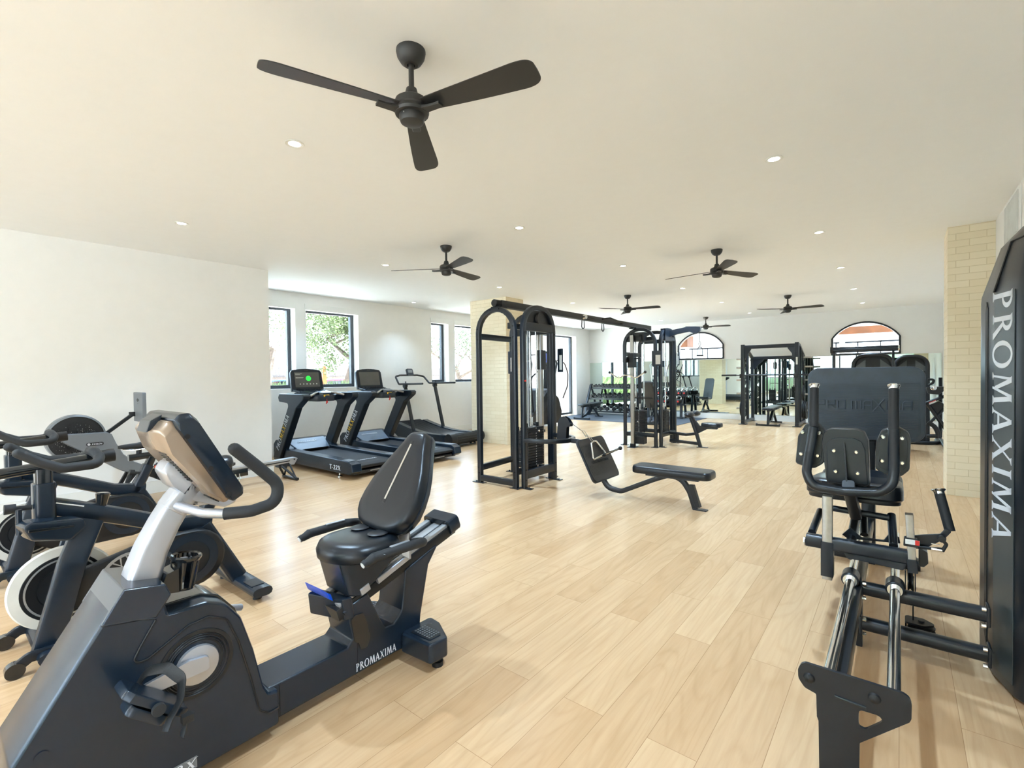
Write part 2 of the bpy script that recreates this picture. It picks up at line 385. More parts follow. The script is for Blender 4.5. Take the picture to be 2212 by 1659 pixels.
def brick_mat():
    m = mat('painted_cream_brick', (236, 226, 202), .55); t, b = nodes(m)
    tc = t.nodes.new('ShaderNodeTexCoord'); sx = t.nodes.new('ShaderNodeSeparateXYZ'); t.links.new(tc.outputs['Object'], sx.inputs[0])
    ad = t.nodes.new('ShaderNodeMath'); t.links.new(sx.outputs[0], ad.inputs[0]); t.links.new(sx.outputs[1], ad.inputs[1])
    cb = t.nodes.new('ShaderNodeCombineXYZ'); t.links.new(ad.outputs[0], cb.inputs[0]); t.links.new(sx.outputs[2], cb.inputs[1])
    br = t.nodes.new('ShaderNodeTexBrick'); br.offset = .45; br.offset_frequency = 2
    for k, v in (('Scale', 1), ('Brick Width', .235), ('Row Height', .0715), ('Mortar Size', .0032), ('Mortar Smooth', .5)): br.inputs[k].default_value = v
    br.inputs['Color1'].default_value = lin((238, 225, 196))+(1,); br.inputs['Color2'].default_value = lin((232, 217, 185))+(1,); br.inputs['Mortar'].default_value = lin((218, 201, 163))+(1,)
    t.links.new(cb.outputs[0], br.inputs['Vector']); t.links.new(br.outputs['Color'], b.inputs['Base Color'])
    bp = t.nodes.new('ShaderNodeBump'); bp.invert = True; bp.inputs['Strength'].default_value = .5; bp.inputs['Distance'].default_value = .006
    t.links.new(br.outputs['Fac'], bp.inputs['Height']); t.links.new(bp.outputs[0], b.inputs['Normal'])
    return m
M['floor'] = floor_mat(); M['brick'] = brick_mat()
M['sage'] = mat('sage_green_paint', (150, 186, 160), .6, var=.01)
b = new(); bx(b, XB-.25, XR+.25, YF-.25, 19.7, -.12, 0); struct('floor', b, M['floor'])
b = new(); bx(b, XB-.25, XR+.25, YF-.25, YB+.2, HC, HC+.15); struct('ceiling', b, M['ceil'])
b = new(); bx(b, XB-.25, XA, YF, YA, 0, HC); struct('wall_left_front', b, M['wall'])
# window wall: solid strips around the openings
b = new(); y = YA
for (a, c, z0, z1) in WIN:
    bx(b, XB-.25, XB, y, a, 0, HC); bx(b, XB-.25, XB, a, c, z1, HC)
    if z0 > .05: bx(b, XB-.25, XB, a, c, 0, z0)
    y = c
bx(b, XB-.25, XB, y, YB+.2, 0, HC); struct('wall_left', b, M['wall'])
b = new(); y = YF-.25
for (a, c, z0, z1) in RTW:
    bx(b, XR, XR+.25, y, a, 0, HC); bx(b, XR, XR+.25, a, c, z1, HC); y = c
bx(b, XR, XR+.25, y, YB+.2, 0, HC); struct('wall_right', b, M['wall'])
b = new()
for (a, c, z0, z1) in RTW:
    for y in (a, (a+c)/2, c-.06): bx(b, XR+.16, XR+.22, y, y+.06, 0, z1)
    bx(b, XR+.16, XR+.22, a, c, z1-.06, z1)
struct('window_10', b, M['wframe'])
# back wall with two arched openings
ARCH = [(-5.29, -3.972), (-1.351, .009)]
def arch_pts(x0, x1, z0=1.757, zs=2.165, za=2.549, n=20, d=0):
    x0 += d; x1 -= d; z0 += d; hw = (x1-x0)/2; cx = (x0+x1)/2; h = za-d-zs; R = (hw*hw+h*h)/(2*h); a = math.asin(min(1, hw/R)); pts = [(x0, z0)]
    for i in range(n+1):
        t = -a+2*a*i/n; pts.append((cx+R*math.sin(t), zs+h-R+R*math.cos(t)))
    return pts+[(x1, z0)]
b = new(); x = XB-.25
for x0, x1 in ARCH:
    bx(b, x, x0, YB, YB+.2, 0, HC); bx(b, x0, x1, YB, YB+.2, 0, 1.757)
    ap = arch_pts(x0, x1)[1:-1]
    prism(b, [(x0, YB, HC)]+[(p, YB, q) for p, q in ap]+[(x1, YB, HC)], (0, .2, 0)); x = x1
bx(b, x, XR+.25, YB, YB+.2, 0, HC); struct('wall_back', b, M['wall'], ang=60)
for k, (x0, x1) in enumerate(ARCH):
    b = new(); o = arch_pts(x0, x1, d=-.012); i = arch_pts(x0, x1, d=.03)
    holed(b, [(p, YB-.03, q) for p, q in o], [(p, YB-.03, q) for p, q in i], (0, .09, 0))
    w = obj('window_%d' % (k+6), b, M['steel2'], bev=.004); w['kind'] = 'structure'
# wall behind the camera, sage green, with windows and a doorway
b = new(); x = XB-.25
for (a, c, z0, z1) in FRW:
    bx(b, x, a, YF-.25, YF, 0, HC); bx(b, a, c, YF-.25, YF, z1, HC)
    if z0 > .05: bx(b, a, c, YF-.25, YF, 0, z0)
    x = c
bx(b, x, XR, YF-.25, YF, 0, HC); struct('wall_front', b, M['wall'])
b = new(); prism(b, [(-1.95, YF+.003, .1), (.75, YF+.003, .1), (.75, YF+.003, HC-.3)]+[(-1.0+.95*math.cos(t), YF+.003, 1.62+.95*math.sin(t)) for t in [PI/2+PI/2*i/12 for i in range(13)]], (0, .012, 0))
struct('trim_5', b, M['sage'])
b = new(); bx(b, XB, -1.96, YF+.003, YF+.014, .1, .94); struct('trim_6', b, M['sage'])
b = new(); bx(b, -8, -3.2, YF-.2, YF-.15, .95, 1.0); bx(b, -8, -3.2, YF-.2, YF-.15, 2.55, 2.6)
for x in (-8, -6.4, -4.8, -3.25): bx(b, x, x+.05, YF-.2, YF-.15, .95, 2.6)
struct('window_8', b, M['wframe'])
b = new(); bx(b, -2.9, -2.0, YF-.2, YF-.15, 2.53, 2.6)
for x in (-2.9, -2.07): bx(b, x, x+.07, YF-.2, YF-.15, .02, 2.6)
struct('door_1', b, M['wframe'])
# brick column and brick pillar
b = new(); bx(b, -6.8626, -5.9188, 7.1696, 7.7212, 0, HC); column = struct('trim_1', b, M['brick'])
b = new(); bx(b, .3957, XR+.01, 6.9538, 7.4737, 0, HC); struct('trim_2', b, M['brick'])
# baseboards
b = new(); bx(b, XA, XA+.016, YF, YA+.016, 0, .145); bx(b, XB, XA+.016, YA, YA+.016, 0, .145); struct('baseboard_left_front', b, M['trim'], bev=.003)
b = new(); bx(b, XB, XB+.016, YA, 10.28, 0, .145); bx(b, XB, XB+.016, 13.80, YB, 0, .145); struct('baseboard_left', b, M['trim'], bev=.003)
b = new(); bx(b, XB, XR, YB-.016, YB, 0, .145); struct('baseboard_back', b, M['trim'], bev=.003)
b = new(); bx(b, XR-.016, XR, -.48, 6.95, 0, .145); bx(b, XR-.016, XR, 7.48, YB, 0, .145); struct('baseboard_right', b, M['trim'], bev=.003)
# windows: roller-shade pocket, dark frame set deep in the reveal, glass
def glass_mat():
    m = bpy.data.materials.new('window_glass'); m.use_nodes = True; t = m.node_tree; t.nodes.clear()
    o = t.nodes.new('ShaderNodeOutputMaterial'); g = t.nodes.new('ShaderNodeBsdfGlossy'); g.inputs['Roughness'].default_value = .02
    tr = t.nodes.new('ShaderNodeBsdfTransparent'); tr.inputs[0].default_value = (.97, .985, .98, 1); mx = t.nodes.new('ShaderNodeMixShader'); lw = t.nodes.new('ShaderNodeLayerWeight'); fr = t.nodes.new('ShaderNodeMath'); fr.operation = 'POWER'; fr.inputs[1].default_value = 5; t.links.new(lw.outputs['Facing'], fr.inputs[0])
    nz = t.nodes.new('ShaderNodeTexNoise'); nz.inputs['Scale'].default_value = 2; bp = t.nodes.new('ShaderNodeBump'); bp.inputs['Strength'].default_value = .01
    t.links.new(nz.outputs['Fac'], bp.inputs['Height']); t.links.new(bp.outputs[0], g.inputs['Normal'])
    t.links.new(fr.outputs[0], mx.inputs[0]); t.links.new(tr.outputs[0], mx.inputs[1]); t.links.new(g.outputs[0], mx.inputs[2]); t.links.new(mx.outputs[0], o.inputs[0]); return m
M['glass'] = glass_mat()
def window(n, a, c, z0, z1, mull=()):
    b = new(); xo, xi = XB-.25, XB-.175; fw = .062
    bx(b, xo, xi, a, a+fw, z0, z1); bx(b, xo, xi, c-fw, c, z0, z1); bx(b, xo, xi, a+fw, c-fw, z0, z0+fw); bx(b, xo, xi, a+fw, c-fw, z1-fw*.6, z1)
    for y in mull: bx(b, xo, xi, y-.045, y+.045, z0+fw, z1-fw*.6)
    w = struct('window_%d' % n, b, M['wframe'], bev=.004)
    b = new(); ys = [a+fw]+[q for y in mull for q in (y-.045, y+.045)]+[c-fw]
    for i in range(0, len(ys), 2): bx(b, -8.594, -8.590, ys[i], ys[i+1], z0+fw, z1-fw*.6)
    g = obj('pane', b, M['glass'], w)
    return w
for n, wi in enumerate(WIN): window(n+1, *wi, mull=((11.43, 12.60) if n == 4 else ()))
for n, (a, c, z0, z1) in enumerate(WIN[:4]):
    b = new(); bx(b, XB-.02, XB+.012, a-.02, c+.02, z1-.012, z1+.10); struct('trim_%d' % (n+10), b, M['trim'], bev=.003)
# vent grille high on the right wall
b = new(); o = V((XR-.014, 5.99, 2.63))
bx(b, XR-.012, XR-.001, 5.60, 6.36, 2.45, 2.84); v_ = obj('air_vent', b, M['trim'], bev=.002)
set_props(v_, 'white slotted air grille high on the right wall above the tall lettered tower', 'vent')
b = new()
for i in range(16): bx(b, XR-.019, XR-.012, 5.66+i*.042, 5.675+i*.042, 2.48, 2.81)
obj('louver', b, mat('vent_slat', (214, 214, 208), .5), v_)
# floor mirror on the back wall
def mirror_mat():
    m = mat('mirror_glass', (224, 236, 229), .0, 1, var=0.0); return m
b = new(); bx(b, XB+.004, XR-.02, YB-.012, YB-.001, .166, 1.73)
mir = set_props(obj('wall_mirror', b, mirror_mat()), 'wide frameless mirror on the back wall above the baseboard', 'mirror')
# room beyond the arches
b = new(); bx(b, -12, -11.8, YB+.2, 19.7, 0, 3.4); bx(b, 3.4, 3.6, YB+.2, 19.7, 0, 3.4); bx(b, -12, 3.6, 19.5, 19.7, 0, .9); bx(b, -12, 3.6, 19.5, 19.7, 2.32, 3.4)
for i in range(9): bx(b, -11.9+i*1.72, -11.75+i*1.72, 19.5, 19.7, .9, 2.32)
struct('wall_far', b, M['wall'])
b = new(); bx(b, -12, 3.6, YB+.2, 19.7, 3.4, 3.5); struct('ceiling_far', b, M['ceil'])
b = new()
for i in range(26): bx(b, -11.9+i*.6, -11.865+i*.6, 19.55, 19.6, .9, 2.32)
bx(b, -12, 3.6, 19.55, 19.6, .9, .95); bx(b, -12, 3.6, 19.55, 19.6, 2.27, 2.32); struct('window_9', b, M['wframe'])
portal(-11.9, 19.75, 3.5, 19.75, .9, 2.32, 0)
M['wood'] = mat('brown_wood', (118, 72, 40), .5, var=.25, scale=3)
b = new(); bx(b, -2.6, 3.3, 16.2, 16.8, 2.365, 2.56); bx(b, -6.1, -5.53, 16.2, 16.8, 2.22, 2.6); struct('trim_7', b, M['wood'])
b = new(); bx(b, -14, 6, 19.7, 22.5, 2.7, 2.8); struct('trim_9', b, M['trim'])  # unseen slab added outside to keep direct sun out of the far room
b = new(); bx(b, -1.30, -.98, 17.0, 17.6, 2.30, 2.38); struct('trim_8', b, M['trim'])
b = new(); lathe(b, [(.06, 0), (.06, .008)], (-.5, 16.4, 2.357)); set_props(obj('downlight', b, M['lens']), 'round downlight set in the brown wooden beam seen through the right arched window', 'ceiling light')
b = new()
for i in range(3): bx(b, -.42+i*.09, -.36+i*.09, 19.3, 19.35, 1.3, 2.05)
# ---------------------------------------------------------------- recessed ceiling lights
LG = [(-3.05, 1.57, 'nearest row, left of the large foreground fan'), (-.70, 3.87, 'on the right side of the ceiling, nearest the camera'),
 (-5.43, 1.65, 'above the bare wall on the left, over the rowing machine'), (-3.05, 3.93, 'to the right of the second fan, over open floor'), (-.69, 6.22, 'near the brick pillar, high on the right'),
 (-5.43, 4.03, 'glaring brightly just left of the second fan'), (-.68, 8.55, 'glaring brightly above the right arched window'), (-3.03, 6.27, 'left of the third fan in the middle of the ceiling'),
 (-7.75, 4.05, 'near the window wall above the first treadmill'), (-7.75, 6.43, 'near the window wall above the second pair of windows'), (-5.36, 6.33, 'right in front of the brick column'),
 (-5.4, 8.77, 'above the long overhead crossbar, left of the fourth fan'), (-3.03, 8.65, 'below the third fan, centre of the ceiling'), (-.66, 10.92, 'right of the fifth fan, above its blade tip'),
 (-3.0, 10.97, 'between the fourth and fifth fans'), (-.65, 13.32, 'closest to the back wall on the right'), (-5.36, 13.5, 'near the back wall, left of the farthest fan'), (-3.0, 13.45, 'near the back wall, right of the farthest fan'),
 (-5.38, 11.1, 'behind the overhead crossbar in the far left'), (-7.75, 8.8, 'near the window wall behind the brick column'), (-7.75, 11.1, 'over the stair climber by the tall glass door'), (-7.75, 13.4, 'over the dumbbell rack in the far corner'),
 (-3.05, -.8, ''), (-.7, 1.5, ''), (-.7, -.8, ''), (-5.43, -.8, ''), (-3.05, -3.2, ''), (-5.43, -3.2, ''), (-.7, -3.2, '')]  # blank entries are unseen fixtures, added behind the camera for their light
b = new(); lathe(b, [(.036, .0), (.056, -.001), (.059, -.004), (.057, -.006), (.041, -.006), (.036, -.003)], n=32)
dl = thing('recessed_light', 'x', 'ceiling light', group='recessed ceiling lights'); obj('trim_ring', b, M['trim'], dl)
b = new(); lathe(b, [(.037, -.0005), (.037, -.004)], n=24); obj('diffuser', b, M['lens'], dl)
for i, (x, y, w) in enumerate(LG):
    lb = 'small round recessed ceiling light, '+(w or 'added out of view behind the camera')
    if i == 0: dl.location = (x, y, HC); dl['label'] = lb
    else: dup(dl, (x, y, HC), 0, lb)
    lamp('downlight_glow', 'SPOT', (x, y, HC-.02), 150*(1 if y < 3 else 1.2 if y < 7 else 1.55)*(.3 if x < -7 else 1)*(.8 if x < -5 and y < 3 else 1), (.55, .77, 1), spot_size=math.radians(104), spot_blend=.9, shadow_soft_size=.05)
# ---------------------------------------------------------------- ceiling fans
FN = [(-1.775, 1.48, 12, 'large', 'black three-blade ceiling fan largest in view, hanging in the foreground'), (-4.13, 3.92, 98, '', 'black three-blade ceiling fan left of centre, second nearest, above the treadmills'),
 (-1.765, 6.25, 60, '', 'black three-blade ceiling fan right of centre, third nearest'), (-4.11, 8.69, 2, '', 'black three-blade ceiling fan above the long overhead crossbar'),
 (-1.74, 10.93, 106, '', 'black three-blade ceiling fan on the right, between squat frame and arched window'), (-4.12, 13.55, 116, '', 'smallest and farthest black ceiling fan, over the left arched window')]
fan = thing('ceiling_fan', 'x', 'ceiling fan', group='black ceiling fans')
b = new(); lathe(b, [(.0, 0), (.067, 0), (.068, -.008), (.063, -.032), (.048, -.056), (.032, -.068), (.018, -.069), (.018, -.055)], n=36); obj('canopy', b, M['fan'], fan)
b = new(); cyl(b, (0, 0, -.05), (0, 0, -.20), .0125); obj('downrod', b, M['fan'], fan)
b = new(); lathe(b, [(.016, -.172), (.024, -.176), (.03, -.2), (.034, -.212), (.06, -.222), (.074, -.232), (.077, -.24), (.077, -.262), (.073, -.268), (.077, -.274), (.08, -.285), (.076, -.297), (.05, -.3)], n=40); hs_ = obj('motor_housing', b, M['fan'], fan)
b = new(); lathe(b, [(.056, -.292), (.058, -.3), (.058, -.318), (.052, -.333), (.036, -.342), (.0, -.345)], n=36); cp = obj('end_cap', b, M['fan'], fan)
b = new(); ball(b, (.0, -.0585, -.308), .003, 8); obj('screw', b, M['brushed'], cp)
for k in range(3):
    a = 2*PI*k/3; R = M4.Rotation(a, 3, 'Z'); tl = M4.Rotation(math.radians(-13), 3, 'X')
    b = new(); top = []; bot = []; N = 34; prof = []
    for i in range(N+1):
        s = 1-(1-i/N)**1.7; xx = .075+.565*s
        lead = .036+.034*min(1, s*1.15)+.004*math.sin(PI*s); trail = -.042-.026*min(1, s*1.2)
        if s > .86: q = (1-((s-.86)/.14)**2.6)**(1/2.6); mid = (lead+trail)/2; lead = mid+(lead-mid)*(.35+.65*q); trail = mid+(trail-mid)*(.35+.65*q)
        prof.append((xx, lead, trail, s))
    rr = []
    for xx, l, tq, s in prof:
        row = []
        for yy, zz in ((tq, 0), (tq, .004), ((l+tq)/2, .0075), (l, .006), (l, .001), ((l+tq)/2, .001)):
            p = tl @ V((0, yy, zz+.012*(1-s))); row.append(R @ V((xx, p.y, p.z-.28)))
        rr.append(row)
    rings(b, rr); bl = obj('blade', b, M['fan'], fan)
    b = new(); sec = rrect(.05, .016, .004, 2)
    sweep(b, [R @ V(p) for p in ((.05, 0, -.285), (.085, 0, -.287), (.125, 0, -.289), (.165, 0, -.288))], sec, up=Z_, scale=[1.5, .95, .8, .8]); obj('blade_bracket', b, M['fan'], bl, bev=.002)
for i, (x, y, a, _, lb) in enumerate(FN):
    if i == 0: fan.location = (x, y, HC); fan['label'] = lb
    else: dup(fan, (x, y, HC), 0, lb)
KIDS_FAN = [o for o in COL.objects if o.name.startswith('ceiling_fan')]
for o, f_ in zip(sorted(KIDS_FAN, key=lambda o: o.name), FN): o.rotation_euler.z = math.radians(f_[2])
# ================================================================ OUTSIDE
b = new(); bx(b, -60, XB-.25, -30, 45, -.2, -.12); bx(b, XR+.25, 25, -30, 45, -.2, -.12); bx(b, XB-.25, XR+.25, -30, YF-.25, -.2, -.12); bx(b, XB-.25, XR+.25, 19.7, 45, -.2, -.12)
gr = obj('pavement', b, mat('pale_concrete', (214, 212, 206), .8, var=.08, scale=2)); gr['kind'] = 'structure'
def leaf_mat(n, c): return mat(n, c, .6, var=.35, scale=3)
M['leafA'] = leaf_mat('live_oak_leaf', (70, 82, 42)); M['leafB'] = leaf_mat('grey_green_leaf', (78, 88, 64)); M['bark'] = mat('bark', (78, 66, 56), .9, var=.3, scale=12, bump=.5)
def tree(x, y, h, cr, n, lm, label, group=None, seed=1, lean=.3, zc=None, leaf=.07):
    rd = random.Random(seed); t = thing('tree', label, 'tree', (x, y, -.12), group)
    b = new(); zc = zc or h*.62
    tips = []
    def limb(p, d, L, r, k):
        pts = [V(p)]; d = V(d).normalized()
        for i in range(4):
            d = (d+V((rd.uniform(-.35, .35), rd.uniform(-.35, .35), rd.uniform(-.05, .25)))*.5).normalized(); pts.append(pts[-1]+d*L/4)
        sweep(b, pts, circ(1, 7), scale=[r, r*.9, r*.8, r*.68, r*.55])
        if k == 0: tips.append(pts[-1]); return
        for j in range(3):
            a = rd.uniform(0, 2*PI); limb(pts[-1-(j == 2)], V((math.cos(a), math.sin(a), rd.uniform(.3, 1.0))), L*.62, r*.5, k-1)
    limb((x, y, -.12), (lean*rd.uniform(-1, 1), lean*rd.uniform(-1, 1), 1), h*.42, .035*h, 3)
    obj('trunk', b, M['bark'], t)
    b = new(); cs = [(V((x, y, zc))+V((rd.gauss(0, .45), rd.gauss(0, .45), rd.gauss(0, .3)))*cr, cr*rd.uniform(.18, .34)) for _ in range(34)]+[(p, cr*.22) for p in tips]
    for _ in range(n):
        c, r = rd.choice(cs); v = V((rd.gauss(0, 1), rd.gauss(0, 1), rd.gauss(0, 1))).normalized()*r*rd.uniform(.5, 1.05)
        p = c+v; a = V((rd.gauss(0, 1), rd.gauss(0, 1), rd.gauss(0, 1))).normalized()*leaf*rd.uniform(.6, 1.3); q = a.cross(V((rd.gauss(0, 1), rd.gauss(0, 1), rd.gauss(0, 1)))).normalized()*leaf*.5
        face(b, [b.verts.new(p-a), b.verts.new(p+q), b.verts.new(p+a), b.verts.new(p-q)])
    me = bpy.data.meshes.new('foliage'); b.to_mesh(me); b.free(); me.materials.append(lm)
    o = bpy.data.objects.new('foliage', me); COL.objects.link(o); o.parent = t; o.location = -t.location
    return t
tree(-15.5, 9.3, 5.2, 2.1, 16000, M['leafA'], 'leafy bright green tree with a dark crooked trunk outside the second window', seed=5, leaf=.055)
tree(-20.3, 9.0, 6.6, 2.3, 12000, M['leafB'], 'grey-green tree outside the nearest window by the wall corner', seed=9, leaf=.055)
tree(-15.0, 15.4, 4.6, 1.9, 3000, M['leafB'], 'thin sparse tree outside the window beside the brick column', seed=3, leaf=.06)
tree(-16.0, 26.0, 5.0, 2.2, 3500, M['leafA'], 'green tree outside the tall glass door', seed=4, leaf=.08)
tree(-14.5, -3.0, 5.0, 2.2, 3500, M['leafA'], 'green tree outside, behind the camera', seed=14, leaf=.08)
# fence, hedge-grass, cars, orange barrier beyond the window wall
f = thing('wood_fence', 'weathered grey board fence across the lot outside the treadmill windows', 'fence', (-28.5, 15, -.12)); b = new()
for i in range(150): bx(b, -28.52, -28.5, 3+i*.16, 3.15+i*.16, -.1, 1.95+.02*(i % 3))
o = obj('boards', b, mat('grey_fence_wood', (84, 78, 74), .85, var=.25, scale=6), f); o['kind'] = 'stuff'
b = new(); bx(b, -28.48, -28.42, 3, 27, .4, .5); bx(b, -28.48, -28.42, 3, 27, 1.3, 1.4); obj('fence_rail', b, M['bark'], f)
def grass(name, x0, x1, y0, y1, n, h, seed, label):
    rd = random.Random(seed); b = new()
    for _ in range(n):
        p = V((rd.uniform(x0, x1), rd.uniform(y0, y1), -.12)); a = rd.uniform(0, 2*PI); d = V((math.cos(a), math.sin(a), 0)); hh = h*rd.uniform(.5, 1.1); l = d*hh*rd.uniform(.1, .45); w = V((-d.y, d.x, 0))*.012
        face(b, [b.verts.new(p-w), b.verts.new(p+w), b.verts.new(p+w*.6+l*.4+V((0, 0, hh*.65))), b.verts.new(p+l+V((0, 0, hh))), b.verts.new(p-w*.6+l*.4+V((0, 0, hh*.65)))])
    me = bpy.data.meshes.new(name); b.to_mesh(me); b.free(); me.materials.append(leaf_mat(name+'_blade', (74, 92, 50)))
    o = bpy.data.objects.new(name, me); COL.objects.link(o); set_props(o, label, 'grass', kind='stuff')
grass('ornamental_grass', -12.6, -11.2, 3.0, 9.8, 5200, 1.3, 2, 'tall green ornamental grass along the outside of the treadmill windows')
grass('tall_grass', -15.5, -13.5, 15.0, 22, 1500, .3, 3, 'low green planting outside the tall glass door')
def car(x, y, c, label):
    t = thing('parked_car', label, 'car', (x, y, -.12)); b = new(); z = -.12
    prof = [(-2.1, .35), (-2.1, .8), (-1.3, .92), (-.8, 1.38), (.8, 1.42), (1.5, .98), (2.1, .85), (2.1, .35)]
    prism(b, [(x-.85, y+p, z+q) for p, q in prof], (1.7, 0, 0)); obj('car_body', b, mat('car_paint_'+label.split()[0], c, .25, coat=.5), t, bev=.05)
    b = new(); prism(b, [(x-.86, y+p, z+q) for p, q in [(-1.2, .95), (-.75, 1.3), (.75, 1.34), (1.3, .98)]], (1.72, 0, 0)); obj('side_window', b, M['gloss'], t, bev=.01)
    for sx in (-.87, .67):
        for sy in (-1.3, 1.3):
            b = new(); cyl(b, (x+sx, y+sy, z+.33), (x+sx+.2, y+sy, z+.33), .33); obj('wheel', b, M['dark'], t)
car(-25.6, 12.1, (40, 80, 180), 'blue parked car outside the window at the wall corner')
car(-22.3, 13.2, (190, 30, 50), 'red parked car outside, right of the first treadmill screen')
b = new(); prism(b, [(-15.6, 8.75, -.12), (-15.6, 9.05, -.12), (-15.6, 8.95, 1.75), (-15.6, 8.85, 1.75)], (.06, 0, 0)); set_props(obj('safety_barrier', b, M['orange'], loc=(-15.6, 8.9, -.12)), 'orange safety netting post standing among grass outside the second window', 'barrier')
# ================================================================ TWO-TOWER CABLE MACHINE
def arch(b, p0, p1, h, r=.275, w=.060, d=.055):
    p0, p1 = V(p0), V(p1); nrm = (p1-p0).cross(Z_)
    bar(b, [p0, p0+Z_*h, p1+Z_*h, p1], w, d, fr=[0, r, r, 0], up=nrm, rr=.008)
def foot(b, p, d, s=.11): d = V(d); box(b, V(p)+d*.02+V((0, 0, .004)), (.07+abs(d.x)*s, .07+abs(d.y)*s, .008)); cyl(b, V(p)+d*.07+V((0, 0, .008)), V(p)+d*.07+V((0, 0, .02)), .011, n=8)
def bolt(b, p, ax, r=.009): p = V(p); cyl(b, p, p+V(ax)*.012, r, r*.8, 8)
def weight_stack(par, c, dx, dy, z0, z1, n, face_dir, pin=.5, rods=True, top=2.0, bm_=None):
    """plates between z0 and z1, with guide rods; long side dx or dy; selector holes on the side face_dir"""
    cx, cy = c; h = (z1-z0)/n
    fd = V(face_dir)
    for i in range(n):
        b = new(); box(b, (cx, cy, z0+h*(i+.5)), (dx, dy, h*.86)); p = obj('weight_plate', b, M['steel2'], par, bev=.002, seg=1)
        b = new(); q = V((cx, cy, z0+h*(i+.5)))+V((fd.x*dx/2, fd.y*dy/2, 0)); box(b, q, (.012 if fd.y else .003, .012 if fd.x else .003, .012)); obj('selector_hole', b, M['labelw'], p)
    ax = V((0, 1, 0)) if dy > dx else V((1, 0, 0)); L = max(dx, dy)*.34
    for s in (-1, 1):
        b = new(); q = V((cx, cy, 0))+ax*L*s; cyl(b, q+Z_*(z0-.06), q+Z_*top, .0125); obj('guide_rod', b, M['chrome'], par)
        b = new(); cyl(b, q+Z_*z1, q+Z_*(z1+.05), .022, n=14); obj('guide_bushing', b, M['steel2'], par)
    b = new(); cyl(b, (cx, cy, z1), (cx, cy, z1+.12), .016); obj('selector_stem', b, M['chrome'], par)
    b = new(); cyl(b, (cx, cy, z1+.12), (cx, cy, top+.05), .003, n=6); obj('lift_cable', b, M['steel2'], par)
    if pin is not None:
        q = V((cx, cy, z0+(z1-z0)*pin))+V((fd.x*dx/2, fd.y*dy/2, 0)); b = new(); cyl(b, q, q+fd*.035, .007, n=10); ball(b, q+fd*.045, .017, 12); obj('selector_pin', b, M['chrome'], par)
def pulley(b, c, ax, r=.055, t=.022):
    c, ax = V(c), V(ax).normalized(); lathe(b, [(.0, -t/2), (r, -t/2), (r, -t/2+.004), (r-.008, 0), (r, t/2-.004), (r, t/2), (0, t/2)], c, ax, 22)
def placard(par, c, u, v, w, h, lab='instruction_placard'):
    u, v = V(u), V(v); n = u.cross(v); b = new(); prism(b, place2(rrect(w, h, .008), V(c), u, v), n*.012, 0); o = obj(lab, b, M['plastic'], par)
    b = new(); prism(b, place2([(-.1*w, -.4*h), (.42*w, -.4*h), (.42*w, .22*h), (-.1*w, .22*h)], V(c)+n*.012, u, v), n*.001); obj('sticker', b, M['labelw'], o, label='white instruction sticker')
M['tread'] = mat('brown_black_rubber', (44, 40, 37), .5, var=.1, scale=30)
mg = thing('cable_machine', 'black two-tower cable machine joined by an overhead crossbar, with low row bench', 'exercise machine', (-3.6, 6.6, 0))
# --- near tower
b = new(); arch(b, (-4.118, 4.447, 0), (-3.547, 4.447, 0), 2.15); obj('arch_frame', b, M['steel'], mg)
b = new(); arch(b, (-3.472, 4.516, 0), (-3.472, 5.144, 0), 2.17); obj('arch_frame', b, M['steel'], mg)
b = new(); arch(b, (-4.19, 5.20, 0), (-3.56, 5.20, 0), 2.15); obj('arch_frame', b, M['steel'], mg)
b = new()
for p, q in (((-4.118, 4.47, .19), (-4.19, 5.18, .19)), ((-4.118, 4.47, 1.84), (-4.19, 5.18, 1.84)), ((-4.09, 4.447, .065), (-3.575, 4.447, .065)), ((-3.472, 4.54, .16), (-3.472, 5.12, .16)), ((-3.472, 4.54, 1.93), (-3.472, 5.12, 1.93)),
             ((-4.16, 5.2, .12), (-3.59, 5.2, .12)), ((-4.16, 5.2, 1.93), (-3.59, 5.2, 1.93)), ((-3.75, 4.6, 1.96), (-3.75, 5.2, 1.96)), ((-3.75, 4.7, .13), (-3.75, 5.2, .13))): bar(b, [p, q], .05, .075 if abs(p[2]-1.93) > .02 and abs(p[2]-.16) > .02 else .1, up=Z_)
obj('cross_member', b, M['steel'], mg)
b = new(); prism(b, [(-3.50, 4.56, 1.95), (-3.50, 5.1, 1.95), (-3.50, 5.1, 2.06), (-3.50, 4.95, 2.13), (-3.50, 4.66, 2.13), (-3.50, 4.56, 2.06)], (.012, 0, 0), .02); pulley(b, (-3.47, 4.86, 2.04), X_, .075, .03); pulley(b, (-3.56, 4.75, 2.05), X_, .06, .03); obj('pulley_block', b, M['steel2'], mg, bev=.002)
b = new()
for p, d in (((-4.118, 4.447, 0), (-1, 0, 0)), ((-3.547, 4.447, 0), (-.5, 0, 0)), ((-3.472, 4.516, 0), (1, 0, 0)), ((-3.472, 5.144, 0), (1, 0, 0)), ((-4.19, 5.2, 0), (-1, 0, 0)), ((-3.56, 5.2, 0), (0, 1, 0))): foot(b, p, d)
obj('base_plate', b, M['steel'], mg)
b = new()
for z in (.13, .2, 1.8, 1.93): bolt(b, (-4.118, 4.42, z), (0, -1, 0)); bolt(b, (-3.547, 4.42, z), (0, -1, 0))
for z in (.1, .22, 1.86): bolt(b, (-3.446, 4.516, z), (1, 0, 0)); bolt(b, (-3.446, 5.144, z), (1, 0, 0))
for x in (-3.9, -3.76): bolt(b, (x, 4.42, 2.15), (0, -1, 0))
obj('bolt', b, M['steel2'], mg)
weight_stack(mg, (-3.66, 4.93), .13, .33, .2, .69, 15, (1, 0, 0), pin=.9, top=1.95)
